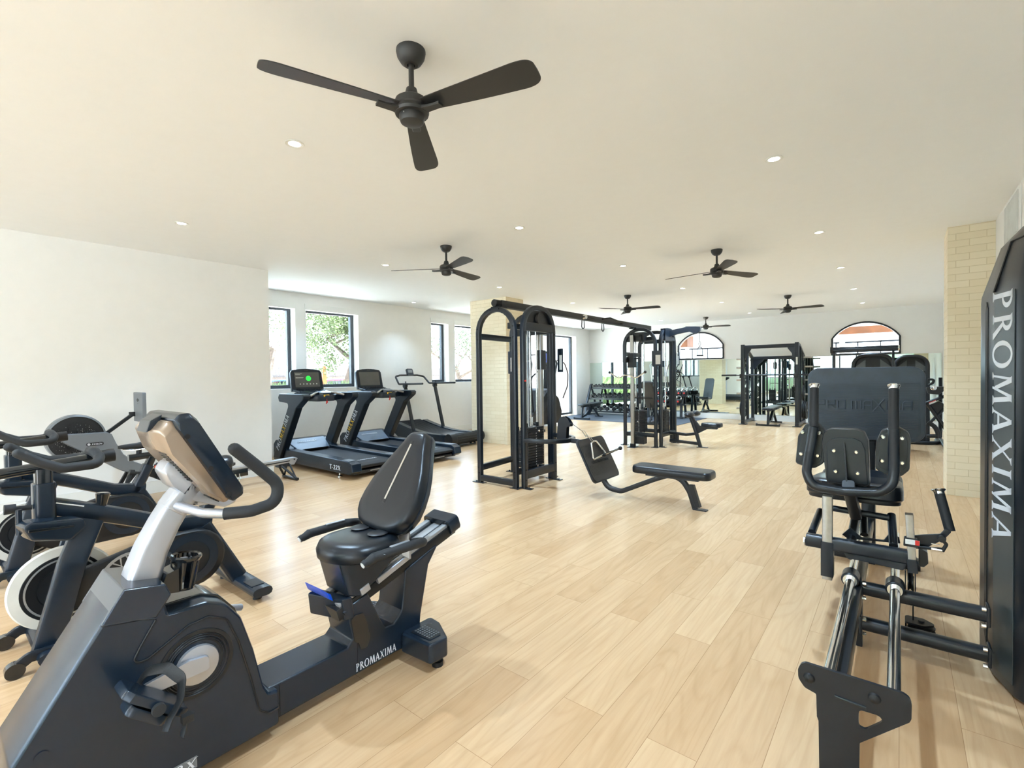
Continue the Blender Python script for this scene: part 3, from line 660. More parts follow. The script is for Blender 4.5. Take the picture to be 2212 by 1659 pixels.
weight_stack(mg, (-3.9, 5.08), .33, .13, .2, .60, 13, (0, 1, 0), pin=None, top=1.92)
b = new(); bx(b, -3.80, -3.745, 5.26, 5.32, .02, 2.0); obj('cable_column', b, M['brushed'], mg, bev=.004, label='brushed steel square column')
b = new(); bx(b, -3.82, -3.725, 5.23, 5.35, 1.42, 1.68); pulley(b, (-3.77, 5.36, 1.55), X_, .045); cyl(b, (-3.83, 5.25, 1.62), (-3.93, 5.25, 1.62), .008); obj('column_carriage', b, M['steel2'], mg, bev=.012)
b = new()
for x, y in ((-3.6, 4.78), (-3.72, 5.22)): cyl(b, (x, y, .7), (x, y, 1.95), .009, n=10)
obj('guide_tube', b, M['greyrail'], mg)
placard(mg, (-3.37, 5.17, 1.53), (.9, -.43, 0), Z_, .12, .30); placard(mg, (-3.63, 4.50, 1.5), (1, 0, 0), Z_, .10, .27)
b = new(); bx(b, -3.447, -3.445, 4.50, 4.535, 1.04, 1.28); obj('warning_sticker', b, M['labelw'], mg); b = new(); bx(b, -3.446, -3.4435, 4.50, 4.535, 1.27, 1.29); obj('warning_strip', b, M['red'], mg)
# --- low row station on the right of the near tower
b = new(); a_ = [(-3.46, 4.51, .575)]+[(-3.42+.40*math.sin(t), 4.82-.31*math.cos(t), .575) for t in [PI*i/14 for i in range(0, 15)]]+[(-3.46, 5.13, .575)]
bar(b, a_, .05, .05, up=Z_); bar(b, [(-3.03, 4.82, .575), (-2.74, 4.82, .56)], .05, .05, up=Z_); obj('row_support_arm', b, M['steel'], mg)
b = new()
for y in (4.785, 4.845): prism(b, [(-3.19, y, .58), (-3.17, y, .78), (-3.14, y, .84), (-3.09, y, .855), (-3.04, y, .83), (-3.0, y, .775), (-3.0, y, .74), (-3.05, y, .73), (-3.06, y, .58)], (0, .006, 0), .012)
pulley(b, (-3.1, 4.818, .79), Y_, .045); pulley(b, (-3.02, 4.818, .765), Y_, .016, .03); obj('low_pulley_bracket', b, M['steel'], mg)
u1 = V((.225, 0, -.44)).normalized(); v1 = V((0, 1, 0)); fc = V((-2.652, 4.8, .395))
b = new(); prism(b, place2(rrect(.50, .60, .055, 5), fc, u1, v1), u1.cross(v1)*-.02 if (u1.cross(v1)).x < 0 else u1.cross(v1)*.02); fp = obj('foot_plate', b, M['steel'], mg, bev=.003)
nn = u1.cross(v1); nn = nn if nn.x > 0 else -nn
b = new(); prism(b, place2(rrect(.47, .57, .05, 5), fc+nn*.02, u1, v1), nn*.008)
for i in range(26):
    if abs(i-13) > 2: prism(b, place2([(-.17+i*.0135, -.26), (-.165+i*.0135, -.26), (-.165+i*.0135, .26), (-.17+i*.0135, .26)], fc+nn*.028, u1, v1), nn*.004)
obj('rubber_tread', b, M['tread'], fp)
b = new(); prism(b, place2([(.015, -.2), (.05, -.2), (.05, .2), (.015, .2)], fc+nn*.0275, u1, v1), nn*.001); lp_ = obj('lettering_band', b, M['dark'], fp)
lettering('PROMAXIMA', fc+nn*.029+u1*.047+v1*-.18, v1, -u1, .030, M['dark'], lp_, width=.36, t=.003)
b = new(); bar(b, [(-2.665, 4.8, .30), (-2.60, 4.8, .20), (-2.52, 4.8, .085), (-2.36, 4.8, .068), (-1.99, 4.8, .245), (-1.83, 4.8, .312), (-1.70, 4.8, .29), (-1.62, 4.8, .17), (-1.565, 4.8, .0)], .05, .05, fr=[0, .1, .12, .12, .3, .15, .15, .2, 0], up=Y_, rr=.008); box(b, (-1.52, 4.8, .006), (.13, .06, .012)); obj('bench_rail', b, M['steel'], mg)
b = new(); prism(b, [(-1.63, 4.77, .24), (-1.58, 4.77, .24), (-1.515, 4.77, .03), (-1.56, 4.77, .03)], (0, .06, 0)); obj('rail_leg_cap', b, M['steel2'], mg, bev=.004)
b = new(); bx(b, -2.06, -1.52, 4.74, 4.86, .288, .318); obj('seat_bracket', b, M['steel'], mg, bev=.004)
b = new(); pad(b, (-1.80, 4.815, .315), (1, 0, 0), (0, 1, 0), .80, .27, .075, .07); obj('bench_seat', b, M['vinyl'], mg)
# --- overhead crossbar
b = new(); bar(b, [(-3.86, 4.55, 2.235), (-3.86, 9.12, 2.24)], .09, .085, up=Z_, rr=.006); bx(b, -3.93, -3.79, 4.47, 4.62, 2.178, 2.196); bx(b, -3.93, -3.79, 8.36, 8.5, 2.18, 2.2); obj('overhead_crossbar', b, M['steel2'], mg)
b = new(); cyl(b, (-3.86, 4.45, 2.235), (-3.86, 4.55, 2.235), .045); obj('crossbar_end_cap', b, M['dark'], mg)
for y in (6.50, 7.14):
    b = new(); tube(b, [(-3.82, y-.03, 2.18), (-3.82, y-.04, 2.08), (-3.82, y, 2.045), (-3.82, y+.04, 2.08), (-3.82, y+.03, 2.18)], .008, 8, fr=.03); obj('hanging_hook', b, M['steel2'], mg)
b = new(); cyl(b, (-3.81, 6.5, 2.235), (-3.76, 6.5, 2.235), .035); obj('hook_knob', b, M['chrome'], mg); b = new(); bar(b, [(-3.79, 6.55, 2.235), (-3.79, 6.78, 2.23)], .03, .035, up=Z_); obj('crossbar_handle', b, M['dark'], mg)
b = new(); tube(b, [(-3.80, 7.1, 2.25), (-3.74, 7.25, 2.275), (-3.72, 7.5, 2.24), (-3.72, 7.74, 2.22), (-3.8, 7.74, 2.22)], .014, 8, fr=.05); obj('pull_up_handle', b, M['dark'], mg)
# --- far tower
b = new(); arch(b, (-4.05, 8.42, 0), (-3.45, 8.42, 0), 2.16, w=.056); obj('arch_frame', b, M['steel'], mg)
b = new(); arch(b, (-3.385, 8.50, 0), (-3.385, 9.19, 0), 2.16, w=.06); obj('arch_frame', b, M['steel'], mg)
b = new(); arch(b, (-4.12, 9.25, 0), (-3.47, 9.25, 0), 2.16); obj('arch_frame', b, M['steel'], mg)
b = new()
for p, q in (((-4.02, 8.42, .22), (-3.48, 8.42, .22)), ((-4.02, 8.45, 1.98), (-3.48, 8.45, 1.98)), ((-4.05, 8.45, 1.72), (-4.12, 9.22, 1.72)), ((-3.385, 8.53, .22), (-3.385, 9.16, .22)), ((-3.385, 8.53, 2.0), (-3.385, 9.16, 2.0)), ((-4.05, 8.45, .2), (-4.12, 9.22, .2)), ((-4.1, 9.25, .2), (-3.5, 9.25, .2)), ((-4.1, 9.25, 1.98), (-3.5, 9.25, 1.98))): bar(b, [p, q], .05, .075, up=Z_)
obj('cross_member', b, M['steel'], mg)
weight_stack(mg, (-3.83, 8.60), .24, .12, .25, .66, 15, (0, -1, 0), pin=.48, top=2.0)
weight_stack(mg, (-3.50, 8.93), .12, .27, .25, .66, 15, (1, 0, 0), pin=.95, top=2.0)
b = new(); bx(b, -3.835, -3.775, 8.19, 8.25, .06, 2.05); obj('cable_column', b, M['brushed'], mg, bev=.004, label='brushed steel square column')
b = new(); bx(b, -3.845, -3.765, 8.18, 8.26, 0, .07); bx(b, -3.88, -3.73, 8.12, 8.3, 0, .01); obj('column_foot', b, M['steel2'], mg, bev=.004)
b = new(); bx(b, -3.86, -3.75, 8.13, 8.28, 1.46, 1.72); pulley(b, (-3.85, 8.1, 1.6), X_, .055); cyl(b, (-3.75, 8.2, 1.62), (-3.66, 8.2, 1.62), .012); ball(b, (-3.64, 8.2, 1.62), .018, 10); obj('column_carriage', b, M['steel2'], mg, bev=.015)
b = new(); pulley(b, (-3.83, 8.33, 2.02), X_, .09, .05); pulley(b, (-3.66, 8.33, 2.0), X_, .09, .05); bx(b, -3.9, -3.6, 8.27, 8.4, 1.95, 2.1); pulley(b, (-3.83, 8.33, .12), X_, .06, .05); bx(b, -3.8, -3.62, 8.28, 8.42, .06, .2); obj('pulley_block', b, M['steel2'], mg, bev=.01)
b = new(); bx(b, -3.43, -3.34, 8.62, 8.95, 1.95, 2.17); prism(b, [(-3.36, 8.83, 2.02), (-3.36, 8.83, 2.14), (-3.02, 8.83, 2.19), (-2.86, 8.83, 2.185), (-2.78, 8.83, 2.165), (-2.79, 8.83, 2.10), (-2.84, 8.83, 2.055), (-2.90, 8.83, 2.06), (-2.98, 8.83, 2.10), (-3.2, 8.83, 2.07)], (0, .06, 0), .015); obj('pulldown_arm', b, M['steel'], mg, bev=.004)
placard(mg, (-3.40, 8.36, 1.62), (1, 0, 0), Z_, .17, .27); placard(mg, (-3.31, 9.2, 1.62), (.6, -.8, 0), Z_, .13, .25)
b = new(); tube(b, [(-3.95, 8.36, .90), (-3.48, 8.36, .90)], .012, 10); ball(b, (-3.95, 8.36, .9), .02, 8); obj('pivot_arm', b, M['steel2'], mg)
b = new()
for p, d in (((-4.05, 8.42, 0), (-.6, 0, 0)), ((-3.45, 8.42, 0), (-.4, -.4, 0)), ((-3.385, 8.5, 0), (.8, 0, 0)), ((-3.385, 9.19, 0), (.8, 0, 0)), ((-4.12, 9.25, 0), (-.8, 0, 0))): foot(b, p, d)
obj('base_plate', b, M['steel'], mg)
# pulldown seat
b = new(); bar(b, [(-3.36, 8.87, .235), (-3.05, 8.87, .215), (-2.86, 8.87, .25)], .05, .055, up=Y_); bar(b, [(-3.36, 8.87, .09), (-2.84, 8.87, .065)], .05, .05, up=Y_); bar(b, [(-3.22, 8.87, .09), (-3.22, 8.87, .22)], .05, .05, up=Y_)
bar(b, [(-2.80, 8.87, 0), (-2.88, 8.87, .28), (-2.97, 8.87, .53)], .05, .07, up=Y_); bx(b, -2.86, -2.68, 8.83, 8.91, 0, .012); obj('seat_frame', b, M['steel'], mg)
b = new(); prism(b, [(-2.97, 8.845, .53), (-2.93, 8.845, .545), (-2.82, 8.845, .40), (-2.72, 8.845, .385), (-2.5, 8.845, .385), (-2.5, 8.845, .345), (-2.68, 8.845, .34), (-2.82, 8.845, .26), (-2.87, 8.845, .25)], (0, .05, 0), .01); obj('seat_bracket', b, M['steel'], mg)
b = new(); pad(b, (-2.60, 8.87, .385), (1, 0, 0), (0, 1, 0), .33, .28, .07, .08); obj('seat', b, M['vinyl'], mg)
for y in (8.70, 9.04): b = new(); ball(b, (-2.94, y, .60), (.08, .15, .055), 14, M4.Rotation(.15, 3, 'Y')); obj('knee_pad', b, M['vinyl'], mg)
# --- handles hanging from the machine
t = thing('pulldown_handle', 'small stirrup-shaped pull handle hanging on a chain from the pulldown arm tip', 'cable handle', (-2.80, 8.86, 1.75))
b = new(); cyl(b, (-2.80, 8.86, 2.06), (-2.80, 8.86, 1.92), .004, n=6); tube(b, [(-2.80, 8.86, 1.92), (-2.82, 8.86, 1.87), (-2.80, 8.86, 1.82), (-2.78, 8.86, 1.87)], .005, 6, closed=True); obj('chain', b, M['steel2'], t)
b = new(); tube(b, [(-2.846, 8.86, 1.66), (-2.846, 8.86, 1.77), (-2.82, 8.86, 1.81), (-2.78, 8.86, 1.81), (-2.754, 8.86, 1.77), (-2.754, 8.86, 1.66)], .007, 8, fr=.02); obj('stirrup', b, M['steel2'], t)
b = new(); cyl(b, (-2.86, 8.86, 1.66), (-2.74, 8.86, 1.66), .015); obj('grip', b, M['dark'], t)
t = thing('curl_bar', 'chrome cambered bar with black ball ends hanging on a chain from the far tower column', 'cable handle', (-3.82, 8.02, 1.3))
b = new(); tube(b, [(-4.14, 8.0, 1.37), (-3.98, 8.0, 1.27), (-3.86, 8.02, 1.325), (-3.78, 8.04, 1.325), (-3.66, 8.05, 1.27), (-3.5, 8.06, 1.37)], .0125, 10, fr=.05); obj('bar', b, M['chrome'], t)
for p in ((-4.15, 8.0, 1.375), (-3.49, 8.06, 1.375)): b = new(); ball(b, p, .026, 14); obj('ball_end', b, M['dark'], t)
b = new()
for i in range(7): tube(b, [(-3.82, 8.04, 1.45-i*.018-.012), (-3.825+.01*(i % 2), 8.035+.01*((i+1) % 2), 1.45-i*.018), (-3.82, 8.04, 1.45-i*.018+.012)], .004, 5)
cyl(b, (-3.82, 8.05, 1.50), (-3.82, 8.04, 1.45), .005, n=6); obj('chain', b, M['chrome'], t)
# row handle resting against the foot plate
def on_plate(px, py, off=.05): return P(px, py, q=(fc+nn*off, nn))
t = thing('row_handle', 'chrome triangular row handle hooked to the low pulley cable, lying on the foot plate', 'cable handle', tuple(on_plate(1290, 980)))
b = new(); g = [on_plate(1283, 953), on_plate(1277, 958), on_plate(1281, 990), on_plate(1284, 992), on_plate(1308, 980), on_plate(1306, 976), on_plate(1288, 953)]
tube(b, g, .011, 10, fr=.012, closed=True); obj('triangle_frame', b, M['chrome'], t)
b = new(); tube(b, [V((-3.0, 4.818, .775)), V((-2.93, 4.80, .745)), on_plate(1257, 931, .06)], .0035, 6); obj('cable', b, M['dark'], t)
b = new(); tube(b, [on_plate(1256, 930, .06), on_plate(1262, 931, .06), on_plate(1270, 942, .06), on_plate(1266, 943, .06)], .005, 6, closed=True); tube(b, [on_plate(1267, 940), on_plate(1275, 944), on_plate(1283, 955), on_plate(1279, 955)], .005, 6, closed=True); obj('snap_hook', b, M['chrome'], t)
t = thing('straight_bar', 'short chrome bar with black ball ends across the low row foot plate', 'cable handle', tuple(on_plate(1320, 976)))
b = new(); tube(b, [on_plate(1307, 982, .07), P(1340, 968, y=4.62)], .012, 10); obj('bar', b, M['chrome'], t)
for p in (on_plate(1306, 982, .07), P(1340, 968, y=4.62)): b = new(); ball(b, p, .021, 14); obj('ball_end', b, M['dark'], t)
# ================================================================ RECUMBENT BIKE (foreground left)
CX = -1.94
rb = thing('recumbent_bike', 'large dark grey recumbent exercise bike with silver mast and egg-shaped backrest in the left foreground', 'exercise bike', (CX, .9, 0))
def yz(pts, x): return [(x, y, z) for y, z in pts]
xn, xf = -1.845, -2.035     # near and far sides of the frame beam
# front housing: side shell outline (y, z), widest in the middle, with bevelled front spine
side = [(.128, .33), (.325, .642), (.375, .715), (.47, .70), (.487, .605), (.60, .600), (.655, .575), (.705, .505), (.745, .37), (.775, .225), (.793, .185), (.83, .18), (.83, .05), (.105, .05)]
b = new()
def inset(poly, d):
    out = []; n = len(poly); cx = sum(p[0] for p in poly)/n; cy = sum(p[1] for p in poly)/n; A = sum(poly[i][0]*poly[(i+1) % n][1]-poly[(i+1) % n][0]*poly[i][1] for i in range(n)); sg = 1 if A > 0 else -1
    for i in range(n):
        a, p, c = V(poly[i-1]+(0,)), V(poly[i]+(0,)), V(poly[(i+1) % n]+(0,)); u = (p-a).normalized(); w = (c-p).normalized(); n1 = V((-u.y, u.x, 0))*sg; n2 = V((-w.y, w.x, 0))*sg; m = (n1+n2)
        m = m.normalized()/max(.45, m.normalized().dot(n1)) if m.length > 1e-3 else n1; out.append((p.x+m.x*d, p.y+m.y*d))
    return out
s0 = [(p.x, p.y) for p in fil([(a, c, 0) for a, c in side], [.03, .02, .016, .014, .004, .03, .06, .06, .05, .05, .02, .012, .014, .014], 4, closed=True)]
xs = [(-2.07, .008), (-2.066, .004), (-2.056, 0), (-1.824, 0), (-1.814, .004), (-1.81, .008)]
rings(b, [yz(inset(s0, d), x) for x, d in xs]); hsg = obj('front_housing', b, M['plastic'], rb, ang=40)
# raised side swoosh panel lines and cover caps
b = new(); tube(b, [(-1.8085, y, z) for y, z in ((.452, .60), (.41, .53), (.395, .50), (.405, .487), (.43, .487), (.54, .545), (.60, .552), (.655, .52), (.69, .43), (.73, .27), (.755, .145), (.79, .115), (.825, .118))], .0035, 6, fr=.03)
tube(b, [(-1.809, y, z) for y, z in ((.325, .635), (.40, .62), (.455, .603))], .002, 5); obj('panel_seam', b, M['steel2'], hsg)
b = new(); prism(b, yz([(.318, .628), (.376, .722), (.482, .702), (.496, .664), (.455, .604)], -2.0725), (.265, 0, 0), .006); obj('front_cap', b, mat('gloss_navy_plastic', (22, 38, 54), .12, coat=.4), hsg, bev=.012, seg=3)
b = new(); prism(b, yz([(.485, .612), (.60, .61), (.655, .586), (.71, .515), (.752, .375), (.785, .22), (.775, .218), (.742, .37), (.70, .505), (.65, .57), (.6, .592), (.485, .596)], -2.0), (.12, 0, 0)); obj('top_trim', b, M['gloss'], hsg, bev=.004)
b = new(); cyl(b, (-1.81, .19, .33), (-1.806, .19, .33), .016, n=20); obj('cover_plug', b, M['plastic'], hsg)
b = new(); cyl(b, (-1.812, .452, .655), (-1.808, .452, .655), .016, n=20); obj('cover_plug', b, M['plastic'], hsg)
# crank well, disc, arm, pedal
cc = V((-1.81, .562, .408)); b = new()
lathe(b, [(.112, 0), (.110, .005), (.099, .005), (.096, .001), (.093, .005), (.088, .001), (.085, .005), (.081, .001), (.078, .004), (.070, .001), (.066, 0)], cc-X_*.002, X_, 56); obj('crank_surround', b, M['steel2'], rb)
b = new(); lathe(b, [(.0, 0), (.061, 0), (.064, .006), (.061, .014), (.035, .020), (0, .020)], cc, X_, 44); lathe(b, [(.018, .018), (.018, .03), (.010, .032), (.009, .028), (0, .028)], cc, X_, 24); cd = obj('crank_disc', b, M['silver'], rb)
b = new(); prism(b, [cc+V((.020, .025, .028)), cc+V((.020, .03, -.02)), V((-1.775, .425, .395)), V((-1.775, .40, .40)), V((-1.775, .405, .432)), cc+V((.02, -.03, .036))], (.014, 0, 0), .012); obj('crank_arm', b, M['silver'], rb, bev=.003)
pc = V((-1.70, .415, .415)); pu = V((0, .62, -.56)).normalized(); pv = X_; pn = V((0, .56, .62)).normalized()
b = new(); prism(b, place2([(-.10, -.045), (-.085, -.06), (.08, -.06), (.095, -.045), (.095, .04), (.07, .05), (-.08, .05), (-.10, .035)], pc-pn*.014, pu, pv), pn*.026); pd = obj('pedal', b, M['plastic'], rb, bev=.006)
b = new(); cyl(b, (-1.775, .413, .413), (-1.70, .413, .413), .010); cyl(b, pc+X_*.055-pn*.005, pc+X_*.068-pn*.005, .017); obj('pedal_axle', b, M['grip'], pd)
b = new(); prism(b, place2(rrect(.12, .085, .02), pc-pn*.018, pu, pv), -pn*.03); obj('pedal_weight', b, M['plastic'], pd, bev=.008)
b = new(); g = [pc+pu*a+pv*c+pn*d for a, c, d in ((-.035, -.058, -.01), (-.045, -.05, .045), (-.02, -.01, .078), (.02, .035, .072), (.04, .06, .03), (.045, .066, -.02), (.05, .075, -.045))]
bar(b, fil(g, .03, 5), .032, .004, up=pu, rr=.0015); st = obj('pedal_strap', b, M['dark'], pd)
b = new(); bar(b, [pc+V((.078, .058, -.055)), pc+V((.085, .045, -.10))], .026, .004, up=pu, rr=.001); box(b, pc+V((.08, .06, -.055)), (.022, .028, .022)); obj('strap_tail', b, M['dark'], pd)
b = new(); prism(b, place2([(-.10, -.03), (-.06, -.045), (-.02, -.045), (-.05, .02)], P(520, 1312, x=-2.14), Y_, Z_), (.06, 0, 0)); obj('far_pedal', b, M['grip'], rb, bev=.01)
b = new(); cyl(b, (-2.07, .62, .48), P(520, 1312, x=-2.12), .014); obj('far_crank', b, M['silver'], rb)
# beam, rear riser, seat rail
b = new(); prism(b, yz([(.80, .05), (.80, .185), (1.14, .185), (1.18, .20), (1.165, .235), (1.135, .30), (1.11, .365), (1.09, .37), (1.07, .345), (1.08, .30), (1.05, .30), (1.04, .36), (1.06, .40)][:2]+[(1.14, .185), (1.165, .21), (1.145, .31), (1.118, .345), (1.165, .365), (1.245, .385), (1.30, .26), (1.335, .195), (1.38, .19), (1.43, .235), (1.44, .30), (1.455, .42), (1.62, .475), (1.66, .485), (1.655, .47), (1.60, .40), (1.545, .17), (1.53, .05)], xn), (xf-xn, 0, 0), .0); obj('main_frame', b, M['plastic'], rb, bev=.014, seg=3)
b = new(); prism(b, yz([(1.17, .20), (1.155, .30), (1.175, .315), (1.215, .31), (1.235, .26), (1.25, .19), (1.235, .15), (1.20, .15), (1.19, .185)], xn-.002), (.007, 0, 0), .012); obj('frame_inset', b, M['gloss'], rb, bev=.002)
b = new(); bx(b, xn-.001, xn+.0015, .845, .847, .055, .18); bx(b, xn-.001, xn+.0015, 1.185, 1.187, .055, .2); obj('seam', b, M['steel2'], rb)
rd = (V((0, 1.80, .575))-V((0, 1.09, .355))).normalized(); rn = V((0, -rd.z, rd.y))
b = new(); bar(b, [V((CX, 1.10, .335)), V((CX, 1.79, .535))], .175, .055, up=rn, rr=.008); rl = obj('seat_rail', b, M['steel2'], rb)
b = new()
for x in (CX-.065, CX+.065): bar(b, [V((x, 1.11, .372)), V((x, 1.775, .567))], .032, .018, up=rn, rr=.003)
bar(b, [V((CX, 1.11, .365)), V((CX, 1.775, .56))], .05, .01, up=rn, rr=.002); obj('slide_track', b, M['greyrail'], rl, label='silver slide track')
b = new(); bar(b, [V((CX, 1.745, .545)), V((CX, 1.815, .568))], .205, .085, up=rn, rr=.022); obj('rail_end_cap', b, M['plastic'], rb, bev=.004)
b = new(); prism(b, [(CX-.10, 1.075, .40), (CX-.09, 1.06, .40), (CX+.09, 1.12, .40), (CX+.10, 1.145, .40), (CX+.10, 1.165, .40), (CX-.10, 1.12, .40)], (0, .01, -.095), .01); obj('rail_front_cap', b, M['plastic'], rb, bev=.008)
b = new(); prism(b, [(-2.045, 1.055, .45), (-2.045, 1.075, .43), (-1.90, 1.10, .415), (-1.895, 1.075, .435), (-1.92, 1.06, .45)], (0, .012, -.034), .008); obj('seat_release_lever', b, M['blue'], rb, bev=.006, label='bright blue seat release lever')
# seat bucket, seat top, bracket, backrest
b = new(); pr = [(1.15, .40), (1.11, .555), (1.44, .56), (1.43, .52), (1.28, .42), (1.22, .39)]
rings(b, [[(x, y+(.02 if abs(x-CX) > .09 else 0)*(1 if y < 1.2 else -1), z) for y, z in pr] for x in (CX-.105, CX-.085, CX+.085, CX+.105)]); obj('seat_base', b, M['plastic'], rb, bev=.008)
b = new(); R_ = []
for z, k in ((.548, .93), (.556, 1.0), (.585, 1.02), (.608, .95), (.622, .82), (.628, .6)):
    row = []
    for i in range(40):
        a = 2*PI*i/40; c_, s_ = math.cos(a), math.sin(a); w = .175*(1 if s_ > 0 else 1-.42*(-s_)**1.5); ex = .62
        px = w*math.copysign(abs(c_)**ex, c_)*k; py = .165*math.copysign(abs(s_)**ex, s_)*k
        row.append(V((CX+px, 1.25+py, z+(.012*(py/.165)**2 if z > .59 else 0)-(.006*(1-(px/.175)**2) if z > .6 else 0))))
    R_.append(row)
rings(b, R_); seat = obj('seat', b, M['vinyl'], rb, ang=50)
for sx in (-1, 1):
    b = new(); ball(b, (CX+sx*.07, 1.32, .6315), (.045, .05, .006), 16); obj('seat_dimple', b, M['steel2'], seat)
b = new(); prism(b, [(CX-.12, 1.415, .655), (CX+.07, 1.415, .655), (CX+.10, 1.415, .52), (CX-.11, 1.415, .52)], (0, .014, 0)); prism(b, [(CX+.07, 1.418, .655), (CX+.125, 1.45, .64), (CX+.13, 1.45, .48), (CX+.10, 1.43, .50)], (0, .012, 0)); obj('seat_back_bracket', b, M['silver'], rb, bev=.003)
b = new(); bar(b, [V((CX+.098, 1.29, .425)), V((CX+.098, 1.47, .485))], .022, .03, up=rn); bar(b, [V((CX+.10, 1.20, .405)), V((CX+.10, 1.245, .42))], .02, .035, up=rn); obj('slide_carriage', b, M['silver'], rb, bev=.002)
def bk(x, z, off): return V((CX+x, 1.411+(z-.747)*.678, z))+V((0, .8276, -.5613))*off
prof = [(.636, .06), (.640, .10), (.655, .148), (.685, .183), (.72, .20), (.77, .20), (.83, .187), (.89, .160), (.95, .123), (1.0, .092), (1.045, .070), (1.062, .055), (1.068, .035)]
def bring(ins, off):
    k = 1-ins; return [bk(w*k, .85+(z-.85)*k, off) for z, w in prof]+[bk(-w*k, .85+(z-.85)*k, off) for z, w in prof[::-1]]
b = new(); rings(b, [bring(.30, -.006), bring(.10, -.004), bring(.035, .003), bring(0, .018), bring(0, .055), bring(.03, .07)]); bkp = obj('backrest', b, M['vinyl'], rb, ang=50)
b = new(); tube(b, [bk(0, z, -.006) for z in (.755, .88, 1.0)], .006, 8); o = obj('backrest_insert', b, M['chrome'], bkp)
b = new(); bar(b, [bk(0, z, -.004) for z in (.74, .88, 1.015)], .022, .006, up=V((0, .8276, -.5613)), rr=.002); obj('backrest_groove', b, M['steel2'], bkp)
b = new(); rings(b, [bring(-.012, .052), bring(-.012, .062), bring(.02, .085)]); obj('backrest_shell', b, M['plastic'], bkp, ang=50)
# side handlebars by the seat
for sx, L in ((1, 'near'), (-1, 'far')):
    X0 = CX+sx*.14; X1 = CX+sx*.255
    b = new(); tube(b, [V((CX+sx*.08, 1.45, .52)), V((X0, 1.47, .56)), V((X1, 1.44, .595)), V((X1+sx*.01, 1.36, .605)), V((X1, 1.16, .605))], .0205, 14, fr=.05); hb = obj('side_handlebar', b, M['grip'], rb)
    b = new(); cyl(b, (X1+sx*.002, 1.165, .605), (X1, 1.128, .592), .022, .016, 16); cyl(b, (X1, 1.13, .597), (X1, 1.114, .589), .016, n=16); obj('handle_end', b, M['grip'], hb)
    b = new(); box(b, (X1, 1.30, .6255), (.016, .10, .006)); obj('pulse_sensor', b, M['silver'], hb, bev=.002)
    b = new(); tube(b, [V((X1+sx*.0206, 1.20, .614)), V((X1+sx*.0216, 1.22, .602)), V((X1+sx*.0216, 1.34, .602)), V((X1+sx*.019, 1.36, .619))], .0012, 5); obj('trim_line', b, M['white'], hb)
    b = new(); cyl(b, (X1, 1.116, .5905), (X1, 1.1115, .589), .0125, n=14); obj('button', b, M['labelw'], hb)
# rear stabiliser
b = new()
for sx in (1, -1):
    prism(b, [(CX+sx*.09, 1.415, .04), (CX+sx*.295, 1.43, .04), (CX+sx*.30, 1.53, .04), (CX+sx*.17, 1.60, .04), (CX+sx*.09, 1.61, .04)], (0, 0, .095), .02)
obj('rear_stabilizer', b, M['plastic'], rb, bev=.012, seg=3)
for sx in (1, -1):
    b = new(); prism(b, [(CX+sx*.13, 1.445, .1352), (CX+sx*.26, 1.455, .1352), (CX+sx*.265, 1.52, .1352), (CX+sx*.15, 1.565, .1352)], (0, 0, .003), .01); tp = obj('step_pad', b, M['greyrail'] if False else M['steel'], rb)
    b = new()
    for i in range(7):
        for j in range(5): box(b, (CX+sx*(.15+i*.016), 1.465+j*.014+i*.002*0, .1395), (.008, .008, .002))
    o_ = obj('tread_pattern', b, M['grey'], tp)
    b = new(); cyl(b, (CX+sx*.26, 1.50, .0), (CX+sx*.26, 1.50, .022), .026); cyl(b, (CX+sx*.26, 1.50, .02), (CX+sx*.26, 1.50, .045), .012); obj('leveling_foot', b, M['dark'], rb)
b = new(); bx(b, CX-.2, CX+.2, .16, .24, 0, .06); obj('front_stabilizer', b, M['plastic'], rb, bev=.015)
# silver mast and console
b = new(); C0 = [(.442, .668), (.455, .72), (.478, .79), (.515, .865), (.555, .93), (.585, .975)]; W_ = [.054, .052, .05, .049, .047, .043]; D_ = [.052, .048, .043, .04, .04, .036]
rings(b, [[V((CX, y, z))+X_*a*w/.05+V((0, .80, -.42)).normalized()*(c*d/.05) for a, c in rrect(.10, .10, .022, 5)] for (y, z), w, d in zip(C0, W_, D_)]); obj('mast', b, M['silver'], rb, ang=50)
b = new(); bar(b, [(CX, .535, .905), (CX, .60, .985), (CX, .635, 1.01)], .11, .075, up=V((0, .7, -.7)), rr=.02); mc = obj('mast_collar', b, M['silver'], rb, bev=.004)
for q in ((-1.884, .555, .91), (-1.884, .60, .972)): b = new(); cyl(b, q, V(q)+X_*.006, .009, n=14); obj('collar_bolt', b, M['chrome'], mc)
cu = V((0, .492, -.870)).normalized(); cn = V((0, .87, .492)); c0 = V((CX, .555, 1.243))  # console axis pointing down toward the seat; cn faces the rider
def con(u, n, x): return c0+cu*u+cn*n+X_*x
def cprism(pts, x0, x1, bm, ins=.012, fr=.012):
    pp = fil([con(u, n, 0) for u, n in pts], fr, 4, closed=True); ctr = sum(pp, V())/len(pp)
    rings(bm, [[ctr+(p-ctr)*(1-ins/.12)+X_*(x0) for p in pp], [p+X_*(x0+ins) for p in pp], [p+X_*(x1-ins) for p in pp], [ctr+(p-ctr)*(1-ins/.12)+X_*(x1) for p in pp]])
b = new(); cprism([(-.012, -.03), (.0, -.004), (.03, .004), (.315, .0), (.335, -.012), (.335, -.05), (.31, -.06), (.02, -.06), (-.005, -.05)], -.165, .165, b, .014, .012); cs_ = obj('console', b, M['plastic'], rb, ang=45)
